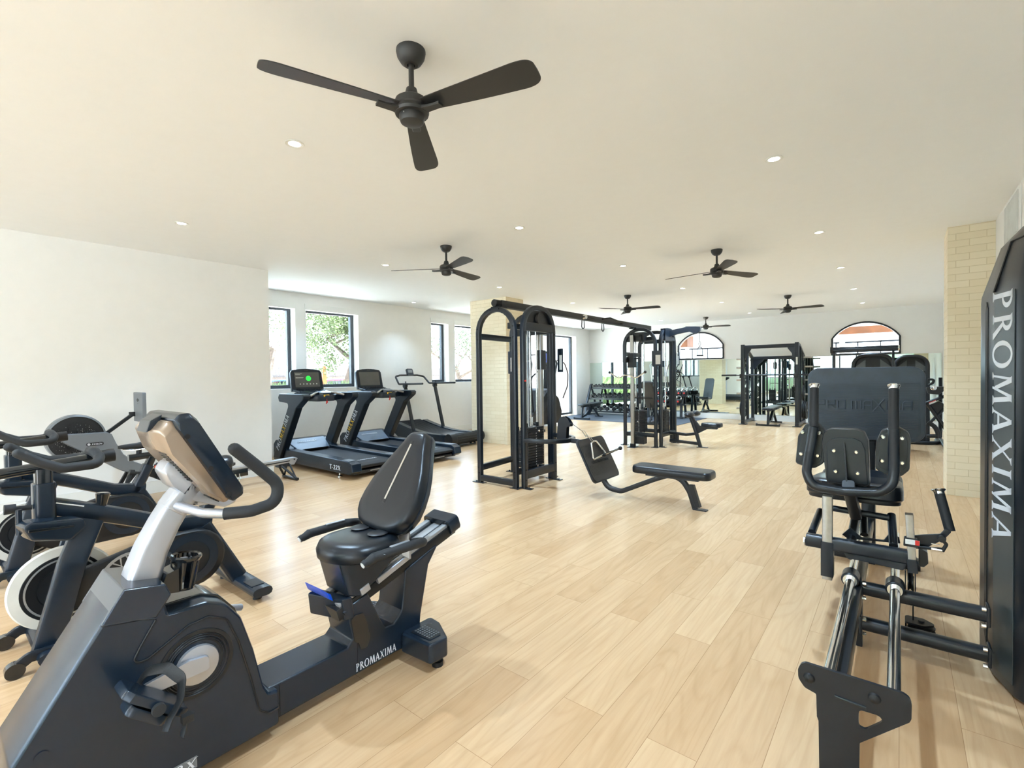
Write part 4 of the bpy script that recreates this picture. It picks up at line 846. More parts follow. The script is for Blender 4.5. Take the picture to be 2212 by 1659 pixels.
b = new(); cprism([(-.010, -.055), (.02, -.05), (.33, -.05), (.325, -.072), (.28, -.092), (.08, -.115), (.01, -.10)], -.148, .148, b, .016, .014); obj('console_back', b, mat('console_back_shell', (165, 146, 128), .22, .45), cs_, ang=45, label='bronze-grey console back shell')
b = new(); cprism([(.12, -.10), (.145, -.145), (.20, -.15), (.29, -.125), (.375, -.06), (.385, -.02), (.36, -.01), (.335, -.04), (.30, -.085)], -.045, .055, b, .010, .02); obj('console_bracket', b, M['silver'], cs_, ang=45)
b = new(); prism(b, [con(.03, .004, -.13), con(.03, .004, .13), con(.26, .002, .13), con(.26, .002, -.13)], cn*.003); obj('screen', b, M['gloss'], cs_)
b = new(); prism(b, [con(-.018, -.085, -.06), con(-.018, -.085, .05), con(.01, -.115, .05), con(.01, -.115, -.06)], cn*.04); obj('carry_handle', b, M['plastic'], cs_, bev=.005)
b = new()
for u in (.06, .19, .30): cyl(b, con(u, -.05, .1652), con(u, -.05, .160), .009, n=12)
obj('screw_recess', b, M['dark'], cs_)
b = new()
for i in range(12): bar(b, [con(.09+i*.011, -.1145+.0011*i, .03), con(.09+i*.011, -.1145+.0011*i, .10)], .005, .003, up=cn, rr=.001)
for i in range(4): bar(b, [con(.285+i*.009, -.0925+.004*i, .07), con(.285+i*.009, -.0925+.004*i, .13)], .005, .003, up=cn, rr=.001)
obj('vent_slots', b, M['dark'], cs_)
# front handlebar: silver crosspiece and two black upright grips
for sx in (1, -1):
    b = new(); tube(b, [V((CX+sx*.04, .54, .925)), V((CX+sx*.18, .575, .915)), V((CX+sx*.245, .625, .912))], .0155, 14, fr=.05); fh = obj('front_handlebar', b, M['silver'], rb)
    b = new(); tube(b, [V((CX+sx*.235, .618, .912)), V((CX+sx*.285, .68, .915)), V((CX+sx*.30, .755, .93)), V((CX+sx*.295, .765, .99)), V((CX+sx*.285, .70, 1.06)), V((CX+sx*.28, .635, 1.125))], .0195, 16, fr=.05); ball(b, V((CX+sx*.28, .635, 1.125)), .0193, 12); obj('front_grip', b, M['grip'], fh)
b = new(); prism(b, [(CX-.03, .60, .91), (CX+.05, .60, .91), (CX+.05, .70, .905), (CX-.03, .70, .905)], (0, 0, .03)); obj('bar_clamp', b, M['silver'], rb, bev=.008)
# bottle holder on the mast
b = new(); cA = V((-1.91, .565, .715)); ax = V((0, .12, .99)).normalized(); s_, u_, _ = frame(ax)
rings(b, [[cA+ax*z+(s_*math.cos(t)+u_*math.sin(t))*r for t in [2*PI*i/28 for i in range(28)]] for r, z in ((.046, .02), (.048, .028), (.044, .034), (.036, .03), (.036, .016), (.042, .014))], closed=True)
for t in (0, 1.1, 2.2, 3.3, 4.4, 5.4): bar(b, [cA+ax*.02+(s_*math.cos(t)+u_*math.sin(t))*.041, cA-ax*.075+(s_*math.cos(t)+u_*math.sin(t))*.032], .018, .004, up=(s_*math.cos(t)+u_*math.sin(t)), rr=.001)
lathe(b, [(.0, -.08), (.034, -.08), (.035, -.072), (0, -.07)], cA, ax, 24); prism(b, [(-1.94, .50, .71), (-1.94, .535, .72), (-1.94, .535, .64), (-1.94, .48, .65)], (.07, 0, 0)); obj('bottle_holder', b, M['gloss'], rb)
lettering('PROMAXIMA', (xn+.0005, 1.175, .063), Y_, Z_, .034, M['white'], rb, width=.215, t=.001)
b = new(); prism(b, [(-1.8095, .435, .066), (-1.8095, .555, .066), (-1.8095, .555, .105), (-1.8095, .435, .105)], (.0012, 0, 0)); tg = obj('model_plate', b, M['grey'], rb)
lettering('T-22X', (-1.808, .40, .071), Y_, Z_, .03, M['white'], tg, width=.15, t=.001, shear=.2)
# ================================================================ LEG PRESS (foreground right) AND ITS WEIGHT TOWER
M['ribbed'] = mat('ribbed_rubber', (44, 56, 70), .36, var=.18, scale=14)
lp = thing('leg_press', 'black seated leg press with ribbed footplate and chrome guide rods, in the right foreground', 'exercise machine', (-.19, 2.9, 0))
Bq = lambda a, b_: (1680+a/3.615, 1200+b_/3.615)
Aq = lambda a, b_: (1680+a/3.318, 760+b_/3.318)
YE = 1.85
# end plate with a triangular window
outer = [(158, 885), (180, 845), (215, 838), (980, 1080), (1030, 1115), (1048, 1165), (1045, 1280), (1030, 1305), (640, 1465), (632, 1700), (325, 1700), (318, 1290), (305, 1255), (300, 1080), (210, 1030), (160, 955)]
inner = [(632, 1235), (636, 1215), (655, 1210), (770, 1245), (800, 1262), (815, 1285), (812, 1300), (795, 1312), (705, 1352), (680, 1358), (665, 1352), (650, 1345), (640, 1338), (634, 1325), (632, 1300), (631, 1270)]
o_ = [P(*Bq(*q), y=YE) for q in outer]; i_ = [P(*Bq(*q), y=YE) for q in inner]
for k in (9, 10): o_[k].z = 0.0
o_ = fil(o_, [.02, .02, .01, .01, .02, .03, .02, .012, .008, 0, 0, .01, .01, .006, .02, .03], 4, closed=True); i_ = fil(i_, .006, 2, closed=True)
b = new()
va = [b.verts.new(p) for p in o_]; vb = [b.verts.new(p) for p in i_]
ea = [b.edges.new((va[k], va[(k+1) % len(va)])) for k in range(len(va))]+[b.edges.new((vb[k], vb[(k+1) % len(vb)])) for k in range(len(vb))]
g = bmesh.ops.triangle_fill(b, use_beauty=True, use_dissolve=False, edges=ea)
fs = [f for f in b.faces]; ex = bmesh.ops.extrude_face_region(b, geom=fs); bmesh.ops.translate(b, verts=[e for e in ex['geom'] if isinstance(e, bmesh.types.BMVert)], vec=(0, .012, 0))
obj('end_plate', b, M['steel'], lp, bev=.002, seg=1)
b = new()
for q in ((245, 955), (755, 1115)): c = P(*Bq(*q), y=YE); lathe(b, [(0, .013), (.006, .012), (.014, .007), (.017, 0), (0, 0)], c, -Y_, 20)
obj('end_bolt', b, M['dark'], lp)
b = new(); bar(b, [P(*Bq(445, 1098), y=YE), P(*Bq(690, 1190), y=YE)], .011, .010, up=Y_, rr=.0045); obj('weld_seam', b, M['steel'], lp)
r1 = P(1788.5, 1465, y=YE+.012); r2 = P(1930.3, 1508, y=YE+.012); zr = (r1.z+r2.z)/2
for r, far in ((r1, 3.75), (r2, 3.75)):
    b = new(); cyl(b, (r.x, YE+.012, zr), (r.x-.004, far, zr), .0192, n=24); obj('guide_rod', b, M['chrome'], lp)
xq_ = P(1832, 1458, y=YE+.012); zt_ = xq_.z-.055; xm = xq_.x*(1.35-zt_)/(1.35-xq_.z)-.035; zm = zt_-.04
b = new(); bar(b, [(xm, YE+.01, zm), (xm-.004, 4.25, zm)], .07, .08, up=Z_, rr=.012); bar(b, [(xm, 2.9, .0), (xm, 2.9, zm)], .06, .06, up=Y_); bar(b, [(xm, 4.2, 0), (xm, 4.2, 1.05)], .08, .10, up=Y_, rr=.01)
bar(b, [(xm-.28, 4.22, .035), (xm+.28, 4.22, .035)], .08, .07, up=Z_, rr=.01); bar(b, [(xm, 4.2, .8), (xm, 4.1, 1.1)], .06, .2, up=X_); obj('main_frame', b, M['steel'], lp)
# cross tubes to the tower
for (l0, l1) in (((1862, 1267), (2128, 1329)), ((1862, 1346), (2131, 1412))):
    yb = 2.87; a = P(*l0, y=yb); c = P(*l1, y=yb); zz = (a.z+c.z)/2
    b = new(); sweep(b, [(a.x, yb, zz), (c.x+.01, yb, zz)], rrect(.062, .062, .026, 5), up=Z_); tb = obj('cross_tube', b, M['steel'], lp)
    b = new(); box(b, (a.x-.004, yb, zz), (.012, .075, .085)); box(b, (c.x+.008, yb, zz), (.012, .075, .085)); obj('flange', b, M['steel'], tb, bev=.004)
    b = new()
    for xx, s in ((a.x+.004, 1), (c.x-.0, -1)):
        for dz in (-.05, .04): cyl(b, (xx, yb-.03, zz+dz*.8), (xx+s*.014, yb-.03, zz+dz*.8), .010, n=10)
    obj('flange_bolt', b, M['chrome'], tb)
# low pulley bracket between the tubes
b = new(); q = P(1990, 1347, y=2.98); pulley(b, q+V((0, 0, -.02)), Z_, .052, .022); prism(b, [q+V((-.06, -.04, .0)), q+V((.01, -.045, .0)), q+V((.055, 0, 0)), q+V((.01, .045, 0)), q+V((-.06, .045, 0))], (0, 0, .008), .02); prism(b, [q+V((-.06, -.04, -.045)), q+V((-.06, .045, -.045)), q+V((-.06, .045, 0)), q+V((-.06, -.04, 0))], (.006, 0, 0)); cyl(b, q+V((0, 0, .006)), q+V((0, 0, .016)), .012, n=10); obj('low_pulley', b, M['steel2'], lp)
b = new(); cyl(b, q+V((0, -.05, -.02)), V((.32, 2.9, q.z-.02)), .003, n=6); cyl(b, q+V((-.03, 0, 0)), q+V((-.03, 0, .22)), .003, n=6); obj('cable', b, M['dark'], lp)
# carriage
for r in (r1, r2):
    b = new(); lathe(b, [(.0195, -.002), (.030, -.002), (.033, .0), (.036, .004), (.036, .085), (.0195, .085)], (r.x-.003, 2.80, zr), Y_, 28); bs = obj('bushing_housing', b, M['steel'], lp)
    b = new(); lathe(b, [(.021, 0), (.0285, 0), (.0285, -.004), (.021, -.004)], (r.x-.003, 2.797, zr), Y_, 24); obj('seal_ring', b, M['chrome'], bs)
yc = 2.88
def pl(pts, y, t, m_, name, conv=Aq, bev=.003, fr=0, par=None, **k):
    b = new(); prism(b, [P(*conv(*q), y=y) for q in pts], (0, t, 0), fr); return obj(name, b, m_, par or lp, bev=bev, **k)
pl([(500, 1440), (560, 1425), (590, 1420), (640, 1425), (900, 1465), (925, 1470), (925, 1530), (900, 1570), (600, 1500), (490, 1480), (500, 1440)], 2.84, .012, M['steel'], 'carriage_plate', fr=.008)
b = new(); a = P(*Aq(220, 1318), y=2.92); c = P(*Aq(918, 1440), y=2.92); z_ = (a.z+c.z)/2
sweep(b, [(a.x, 2.86, z_), (c.x+.02, 2.86, z_)], rrect(.06, .06, .012, 3), up=Z_); ct = obj('carriage_tube', b, M['steel'], lp)
b = new(); cyl(b, P(*Aq(245, 1370), y=2.88), P(*Aq(470, 1400), y=2.88), .012, n=14); obj('lock_shaft', b, M['steel2'], ct)
b = new(); p0 = P(*Aq(252, 1370), y=2.88); lathe(b, [(.013, 0), (.015, .02), (.024, .034), (.024, .040), (0, .04)], p0, -X_, 20); obj('lock_knob', b, M['chrome'], ct)
b = new(); c0_ = P(*Aq(520, 1415), y=2.86); pts = [(c0_.x+.022*math.cos(t), 2.84, c0_.z+.034*math.sin(t)+(.012 if math.sin(t) > 0 else -.012)) for t in [2*PI*i/20 for i in range(20)]]; prism(b, pts, (0, .05, 0)); obj('tube_cap', b, M['steel2'], ct, bev=.003)
# silver slide tubes with black sleeves
for (x0_, yt, yb_, ys0, ys1) in (((318, 390), 1033, 1640, 1357, 1600), ((912, 972), 1165, 1570, 1480, 1572)):
    a = P(*Aq(x0_[0], yt), y=2.83); c = P(*Aq(x0_[1], yb_), y=2.83); xm_ = (a.x+P(*Aq(x0_[1], yt), y=2.83).x)/2; w_ = P(*Aq(x0_[1], yt), y=2.83).x-a.x
    xb_ = P(*Aq(x0_[0]+35 if x0_[0] < 500 else 968, yb_), y=2.83).x
    b = new(); bar(b, [(xm_, 2.85, a.z), (xb_, 2.85, c.z)], w_, .045, up=Y_, rr=.003); sl = obj('slide_tube', b, M['brushed'], lp, label='brushed silver square tube')
    zt, zb = P(*Aq(x0_[0], ys0), y=2.83).z, P(*Aq(x0_[0], ys1), y=2.83).z; xq = xm_+(xb_-xm_)*.7
    b = new(); bar(b, [(xq, 2.85, zt), (xb_, 2.85, zb)], w_*1.25, .058, up=Y_, rr=.004); obj('sleeve', b, M['steel'], sl)
b = new(); q = P(*Aq(965, 1365), y=2.815); box(b, q, (.05, .002, .022)); st = obj('caution_sticker', b, M['labelw'], lp); b = new(); box(b, q+V((.017, -.001, 0)), (.015, .002, .022)); obj('sticker_red_end', b, M['red'], st)
pl([(905, 1330), (1000, 1345), (1010, 1410), (900, 1390)], 2.82, .03, M['steel2'], 'stop_block')
# seat frame
def T_(q, y, p, y2, r=.018, name='frame_tube'):
    b = new(); cyl(b, P(*Aq(*q), y=y), P(*Aq(*p), y=y2), r, n=16); return obj(name, b, M['steel'], lp)
T_((305, 1140), 3.2, (245, 1295), 2.93); T_((560, 1180), 3.25, (520, 1390), 2.93, .022); T_((390, 1120), 3.05, (800, 1190), 3.05, .016); T_((615, 1180), 3.3, (620, 1310), 3.2, .018); T_((815, 1170), 3.1, (830, 1390), 2.93, .018)
pl([(460, 1310), (500, 1275), (520, 1260), (600, 1330), (760, 1350), (800, 1300), (870, 1330), (880, 1375), (500, 1340)], 3.0, .012, M['steel'], 'seat_bracket')
b = new(); bar(b, [P(*Aq(505, 960), y=2.80), P(*Aq(530, 1060), y=2.92), P(*Aq(560, 1170), y=3.0)], .05, .06, up=Y_, rr=.012); obj('headrest_post', b, M['steel2'], lp)
# back pad and seat, lower in front
bu = V((0, .93, -.10)).normalized(); b = new(); p0 = P(*Aq(225, 945), y=3.05); p1 = P(*Aq(870, 1030), y=3.05)
cb = V(((p0.x+p1.x)/2, 3.28, .665)); pad(b, cb, X_, bu, .42, .55, .085, .10); obj('back_pad', b, M['vinyl'], lp)
b = new(); prism(b, place2(rrect(.40, .52, .09), cb-Z_*.02, X_, bu), (0, 0, .024)); obj('pad_board', b, M['steel2'], lp, bev=.006)
b = new(); pad(b, (cb.x, 3.72, .60), X_, V((0, .96, .25)), .42, .32, .08, .08); obj('seat_pad', b, M['vinyl'], lp)
# headrest with four bolts and centre fin
hd = [(313, 640), (330, 575), (380, 548), (560, 553), (620, 575), (650, 640), (662, 960), (640, 972), (355, 938), (345, 915)]
h_ = [P(*Aq(*q), y=2.88) for q in hd]; hc = sum(h_, V())/len(h_)
b = new(); H = fil(h_, .02, 4, closed=True); rings(b, [[hc+(p-hc)*.97 for p in H], [p+Y_*.01 for p in H], [p+Y_*.06 for p in H], [hc+(p-hc)*.9+Y_*.08 for p in H]]); obj('headrest', b, M['vinyl'], lp, ang=50)
hp = pl([(350, 660), (375, 628), (420, 615), (550, 620), (600, 645), (625, 700), (645, 950), (360, 930)], 2.872, .01, M['steel'], 'headrest_plate', fr=.01)
b = new()
for q in ((403, 709), (562, 720), (416, 857), (572, 872)): c = P(*Aq(*q), y=2.872); lathe(b, [(0, .006), (.006, .006), (.0095, .003), (.011, 0)], c, -Y_, 16)
obj('plate_bolt', b, M['chrome'], hp)
b = new(); a = [P(*Aq(470, 645), y=2.868), P(*Aq(478, 760), y=2.85), P(*Aq(490, 990), y=2.80), P(*Aq(490, 990), y=2.87)]; prism(b, a, (.007, 0, 0)); obj('headrest_fin', b, M['steel'], lp, bev=.002)
# U bar with grips and flared chrome ends
ub = [P(*Aq(258, 540), y=2.86), P(*Aq(228, 720), y=2.84), P(*Aq(205, 860), y=2.80), P(*Aq(240, 960), y=2.79), P(*Aq(470, 1000), y=2.79), P(*Aq(720, 1010), y=2.79), P(*Aq(820, 960), y=2.79), P(*Aq(833, 860), y=2.80), P(*Aq(830, 560), y=2.86)]
b = new(); tube(b, ub, .0215, 18, fr=.07); U = obj('shoulder_bar', b, M['steel'], lp)
for e, tp in ((ub[0], P(*Aq(262, 262), y=2.93)), (ub[-1], P(*Aq(832, 268), y=2.93))):
    b = new(); cyl(b, e, tp, .0205, n=20); gp = obj('grip', b, M['grip'], lp); d = (tp-e).normalized()
    b = new(); lathe(b, [(.020, 0), (.021, .010), (.026, .018), (.024, .022), (.016, .022)], tp, d, 24); obj('grip_end', b, M['chrome'], gp)
# shoulder pads behind the bar
for pts, bl in ((((125, 800), (145, 600), (200, 515), (280, 505), (345, 570), (330, 800), (260, 838), (170, 815)), ((180, 577), (298, 583), (168, 732), (287, 745))),
                (((697, 840), (705, 640), (745, 560), (850, 530), (940, 580), (955, 640), (945, 850), (880, 900), (780, 885)), ((755, 612), (892, 622), (748, 782), (893, 798)))):
    w = [P(*Aq(*q), y=2.90) for q in pts]; w = fil(w, .03, 4, closed=True); c = sum(w, V())/len(w)
    b = new(); rings(b, [[c+(p-c)*.96 for p in w], [p+Y_*.008 for p in w], [p+Y_*.05 for p in w], [c+(p-c)*.88+Y_*.065 for p in w]]); sp = obj('shoulder_pad', b, M['vinyl'], lp, ang=50)
    b = new(); prism(b, [c+(p-c)*.82-Y_*.006 for p in w], (0, .007, 0)); obj('pad_plate', b, M['steel'], sp, bev=.002)
    b = new()
    for q in bl: cc_ = P(*Aq(*q), y=2.893); lathe(b, [(0, .006), (.006, .006), (.0095, .003), (.011, 0)], cc_, -Y_, 16)
    obj('pad_bolt', b, M['chrome'], sp)
# side lever on the right
g0, g1 = P(*Aq(1160, 1018), y=3.0), P(*Aq(1235, 1285), y=2.95)
b = new(); cyl(b, g1, g0, .0195, n=20); lv = obj('lever_grip', b, M['grip'], lp); b = new(); lathe(b, [(.019, 0), (.020, .010), (.0275, .018), (.026, .022), (0, .021)], g0, g0-g1, 24); obj('lever_end', b, M['chrome'], lv)
pl([(918, 1318), (1165, 1305), (1200, 1270), (1250, 1290), (1195, 1345), (1080, 1400), (1000, 1400), (920, 1375)], 2.90, .010, M['steel'], 'lever_plate', fr=.006)
b = new(); lathe(b, [(0, -.008), (.014, -.008), (.016, 0), (.014, .02), (0, .02)], P(*Aq(1175, 1337), y=2.885), -Y_, 18); cyl(b, P(*Aq(990, 1400), y=2.88), P(*Aq(1180, 1415), y=2.88), .007, n=10); tube(b, [P(*Aq(1175, 1345), y=2.875), P(*Aq(1210, 1380), y=2.875), P(*Aq(1180, 1430), y=2.875)], .007, 8, fr=.01); obj('linkage', b, M['dark'], lp)
b = new(); cyl(b, P(*Aq(1100, 1375), y=2.88), P(*Aq(1160, 1385), y=2.88), .003, n=8); cyl(b, P(*Aq(1100, 1412), y=2.877), P(*Aq(1185, 1425), y=2.877), .0085, n=10); obj('tension_spring', b, M['chrome'], lp)
pl([(1010, 1400), (1075, 1440), (1080, 1520), (1050, 1545), (1010, 1540)], 2.93, .05, M['steel'], 'cam', fr=.008)
b = new(); pulley(b, P(*Aq(950, 1640), y=2.95), X_, .045, .02)
for dx in (-.018, .018): bx(b, P(*Aq(950, 1580), y=2.95).x+dx-.002, P(*Aq(950, 1580), y=2.95).x+dx+.002, 2.92, 2.98, P(*Aq(950, 1665), y=2.95).z-.02, P(*Aq(950, 1560), y=2.95).z)
obj('hanging_pulley', b, M['steel2'], lp)
# ribbed rubber footplate
fa = [P(*q, y=4.0) for q in ((1745, 800), (2000, 797), (2001, 958), (1745, 950))]
x0_, x1_ = -.512, .128; z0_, z1_ = .885, 1.372; fcx, fcz = (x0_+x1_)/2, (z0_+z1_)/2; FN_ = V((0, -1, .0)); YP = 4.0
b = new(); prism(b, place2(rrect(x1_-x0_, z1_-z0_, .07, 8), (fcx, YP, fcz), X_, Z_), (0, .03, 0)); fpl = obj('footplate', b, M['ribbed'], lp, bev=.006)
b = new(); o = place2(rrect(.615, .462, .06, 8), (fcx, YP-.003, fcz), X_, Z_); i = place2(rrect(.595, .442, .052, 8), (fcx, YP-.003, fcz), X_, Z_); holed(b, o, i, (0, .004, 0))
for k in range(30):
    z = fcz-.165+k*.0107
    if 11 <= k <= 17:
        for s_, e_ in ((-.285, -.275), (.262, .283)): bx(b, fcx+s_, fcx+e_, YP-.007, YP, z, z+.0055)
    elif k not in (29,): bx(b, fcx-.285+(0 if k < 22 else 0), fcx+.285, YP-.007, YP, z, z+.0055)
obj('tread', b, M['ribbed'], fpl, bev=0)
def block_text(par, s, x0, z0, h, w, y, m_):
    G = {'P': [((0, 0), (0, 1), (.8, 1), (.8, .5), (0, .5))], 'R': [((0, 0), (0, 1), (.8, 1), (.8, .5), (0, .5)), ((.35, .5), (.8, 0))], 'O': [((0, 0), (0, 1), (.8, 1), (.8, 0), (0, 0))], 'M': [((0, 0), (0, 1), (.9, 1), (.9, 0)), ((.45, 1), (.45, 0))],
         'A': [((0, 0), (0, .8), (.2, 1), (.8, 1), (.8, 0)), ((0, .45), (.8, .45))], 'X': [((-.15, -.25), (.95, 1.25)), ((-.15, 1.25), (.95, -.25))], 'I': [((0, 0), (0, 1))], ' ': []}
    adv = {'I': .35, ' ': .4, 'M': 1.2, 'X': 1.15}; tot = sum(adv.get(c, 1.1) for c in s); k = w/tot; x = 0; b = new()
    for c in s:
        for pl_ in G[c]: bar(b, [V((x0+(x+a)*k, y, z0+q*h)) for a, q in pl_], .008, .006, up=-Y_, rr=.002)
        x += adv.get(c, 1.1)
    obj('embossed_lettering', b, m_, par)
block_text(fpl, 'PRO MAXIMA', fcx-.262, fcz-.037, .056, .53, YP-.008, M['ribbed'])
# --- weight tower
TA, TB, TC, TD = V((.296, 3.12, 0)), V((.318, 2.925, 0)), V((.362, 2.772, 0)), V((.40, 2.725, 0))
foot_ = [TA, TB, TC, TD, V((.60, 2.71, 0)), V((.655, 2.77, 0)), V((.70, 2.93, 0)), V((.72, 3.12, 0)), V((.70, 3.40, 0)), V((.32, 3.40, 0))]
tw = thing('weight_tower', 'tall black wedge-topped weight stack tower with large white vertical lettering, at the right edge', 'exercise machine', (.5, 3.0, 0))
zs = P(2146, 632, q=(TB, (TC-TB).cross(Z_))).z
b = new(); tc_ = V((.51, 3.06, 0)); R_ = []
for z, k in ((.012, .985), (.02, 1), (zs, 1)): R_.append([tc_+(p-tc_)*k+Z_*z for p in foot_])
R_.append([V((tc_.x+(p.x-tc_.x)*.72, tc_.y+(p.y-tc_.y)*.70, zs+.215)) for p in foot_]); R_.append([V((tc_.x+(p.x-tc_.x)*.40, tc_.y+(p.y-tc_.y)*.5, zs+.30)) for p in foot_])
rings(b, R_); sh = obj('tower_shroud', b, M['steel'], tw, ang=25, bev=.004)
pn_ = (TC-TB).cross(Z_).normalized(); pn_ = pn_ if pn_.y < 0 else -pn_
b = new(); d_ = (TC-TB).normalized(); prism(b, [TB+d_*.004+Z_*.06, TC-d_*.004+Z_*.06, TC-d_*.004+Z_*(zs-.01), TB+d_*.004+Z_*(zs-.01)], pn_*.003); pnl = obj('lettered_panel', b, mat('panel_grey', (58, 66, 68), .35), tw, bev=.001, label='dark grey panel with white lettering')
qz = lambda px, py: P(px, py, q=(TB+pn_*.003, pn_))
pt, pb = qz(2146, 630), qz(2146, 1160)
hl = (qz(2185, 900)-qz(2144, 900)).length
lettering('PROMAXIMA', V((pt.x, pt.y, pt.z)), -Z_, d_, hl, M['white'], pnl, width=pt.z-pb.z, t=.0015, track=.10)
b = new(); e_ = (TB-TA).normalized(); en = e_.cross(Z_); en = en if en.x < 0 else -en; prism(b, [TA+e_*.07+Z_*.15+en*.0, TA+e_*.105+Z_*.10, TA+e_*.105+Z_*(zs-.06), TA+e_*.085+Z_*(zs-.03), TA+e_*.07+Z_*(zs-.08)], en*.002); obj('cable_slot', b, M['dark'], tw)
b = new(); k = .72; tube(b, [TB+Z_*zs+pn_*.003, V((tc_.x+(TB.x-tc_.x)*.72, tc_.y+(TB.y-tc_.y)*.70, zs+.215)), V((tc_.x+(TC.x-tc_.x)*.72, tc_.y+(TC.y-tc_.y)*.70, zs+.216))], .004, 6); obj('hood_seam', b, M['dark'], tw)
# ================================================================ TREADMILLS
tm = thing('treadmill', 'black treadmill with lit grey screen and green button, nearest the bare white wall', 'treadmill', (-6.6, 3.96, 0), 'matching treadmills under the windows')
N0, F0 = 3.56, 4.36
def xz(pts, y): return [(x, y, z) for x, z in pts]
post = [(-7.69, .10), (-7.47, .10), (-6.93, .90), (-6.72, 1.03), (-6.70, 1.08), (-6.74, 1.11), (-7.44, 1.11), (-7.48, 1.05), (-7.45, .985), (-7.14, .965)]
for y0, nm in ((N0-.06, 'upright'), (F0-.05, 'upright')):
    b = new(); prism(b, xz([(p.x, p.z) for p in fil([(x, 0, z) for x, z in post], [.02, .02, .05, .02, .02, .03, .02, .02, .02, .04], 4, closed=True)], y0), (0, .11, 0)); up = obj(nm, b, M['steel'], tm, bev=.012, seg=3)
    if y0 < 4:
        W_ = M['white']; d = V((.54, 0, .80)).normalized(); nn_ = V((0, -1, 0)); upv = V((-.8, 0, .54)).normalized()
        lettering('PROMAXIMA', V((-7.50, y0-.0008, .22)), d, upv, .085, W_, up, width=.66, t=.0012, cmats=[W_]*3+[M['yellow']]*3+[M['labelw']]*3)
b = new(); prism(b, xz([(-7.80, .05), (-7.80, .30), (-7.72, .37), (-7.60, .37), (-7.52, .34), (-7.35, .26), (-7.28, .20), (-7.28, .05)], N0+.0), (0, F0-N0, 0)); mh = obj('motor_hood', b, M['plastic'], tm, bev=.015)
b = new(); prism(b, [(-7.56, N0+.08, .355), (-7.56, F0-.08, .355), (-7.26, F0-.14, .215), (-7.26, N0+.14, .215)], (.01, 0, .012)); obj('hood_panel', b, mat('blue_grey_plastic', (92, 108, 126), .3), mh, bev=.004)
b = new(); prism(b, [(-7.27, N0+.18, .20), (-7.27, F0-.18, .20), (-7.20, F0-.20, .22), (-7.20, N0+.20, .22)], (.02, 0, .025)); obj('hood_lip', b, M['dark'], mh, bev=.005)
lettering('PROMAXIMA', (-7.435, N0+.22, .3215), Y_, V((-.30, 0, .14)), .030, M['white'], mh, width=.32, t=.0015)
for y0, y1 in ((N0-.02, N0+.13), (F0-.13, F0+.02)):
    b = new(); prism(b, [(-7.45, y0, .06), (-7.45, y0, .225), (-7.42, y0, .25), (-5.66, y0, .235), (-5.57, y0, .20), (-5.55, y0, .10), (-5.62, y0, .06)], (0, y1-y0, 0), .012); sr = obj('side_rail', b, M['plastic'], tm, bev=.014, seg=3)
    b = new(); bx(b, -5.83, -5.66, y0+.02, y1-.02, .234, .239); obj('rail_sticker', b, M['grey'], sr)
    if y0 < 4: lettering('T-22X', (-6.10, y0-.001, .10), X_, Z_, .062, M['white'], sr, width=.27, t=.0015)
b = new(); prism(b, [(-7.40, N0+.13, .165), (-7.40, N0+.13, .20), (-5.66, N0+.13, .19), (-5.60, N0+.13, .165), (-5.60, N0+.13, .13), (-5.68, N0+.13, .11), (-7.40, N0+.13, .12)], (0, F0-N0-.26, 0), .012); bl_ = obj('running_belt', b, mat('belt_rubber', (26, 29, 33), .6, bump=.1, bscale=300), tm)
lettering('PROMAXIMA', (-5.84, N0+.24, .1935), Y_, -X_, .04, M['white'], bl_, width=.32, t=.001)
b = new(); bx(b, -5.75, -5.62, N0+.05, F0-.05, .05, .10); obj('rear_crossbar', b, M['steel'], tm, bev=.01); b = new(); bx(b, -5.66, -5.615, N0+.3, N0+.5, .07, .085); obj('rear_handle', b, M['greyrail'], tm, bev=.004)
for y in (N0+.03, F0-.03):
    b = new(); lathe(b, [(0, 0), (.034, 0), (.034, .012), (.012, .02), (.012, .07), (0, .07)], (-5.93, y, 0), Z_, 20); obj('leveling_foot', b, M['chrome'], tm)
    b = new(); cyl(b, (-7.6, y-.02, .05), (-7.6, y+.02, .05), .05); obj('transport_wheel', b, M['dark'], tm)
# handlebar, console
b = new(); pts = [(-7.05, N0+.04, 1.055), (-7.0, N0+.16, 1.045), (-6.90, N0+.28, 1.035), (-6.88, 3.96, 1.035), (-6.90, F0-.28, 1.035), (-7.0, F0-.16, 1.045), (-7.05, F0-.04, 1.055)]
bar(b, pts, .07, .10, fr=.06, up=Z_, rr=.02); hb = obj('front_handlebar', b, M['plastic'], tm)
b = new(); prism(b, [(-7.30, N0+.10, 1.06), (-7.30, F0-.10, 1.06), (-6.98, F0-.18, 1.06), (-6.95, N0+.18, 1.06)], (0, 0, .06)); prism(b, [(-7.02, 3.84, 1.07), (-6.90, 3.86, 1.05), (-6.86, 3.90, 1.04), (-6.86, 4.02, 1.04), (-6.90, 4.06, 1.05), (-7.02, 4.08, 1.07)], (0, 0, .075)); obj('console_base', b, M['plastic'], tm, bev=.015)
b = new()
for y in (N0+.21, F0-.21): tube(b, [(-6.98, y+(.12 if y < 4 else -.12), 1.12), (-6.9, y+(.02 if y < 4 else -.02), 1.11), (-6.84, y-(.09 if y < 4 else -.09), 1.075)], .017, 10, fr=.05)
obj('pulse_grip', b, M['brushed'], hb)
cp = V((-7.44, 3.95, 1.30)); cdn = V((.20, 0, -.98)).normalized(); cnn = V((.98, 0, .20)).normalized()
pp = [(-.185, -.20), (-.175, -.225), (.175, -.265), (.19, -.25), (.215, .2), (.20, .235), (-.20, .235), (-.215, .2)]
def cp2(a, c, n=0): return cp+Y_*a+cdn*c+cnn*n
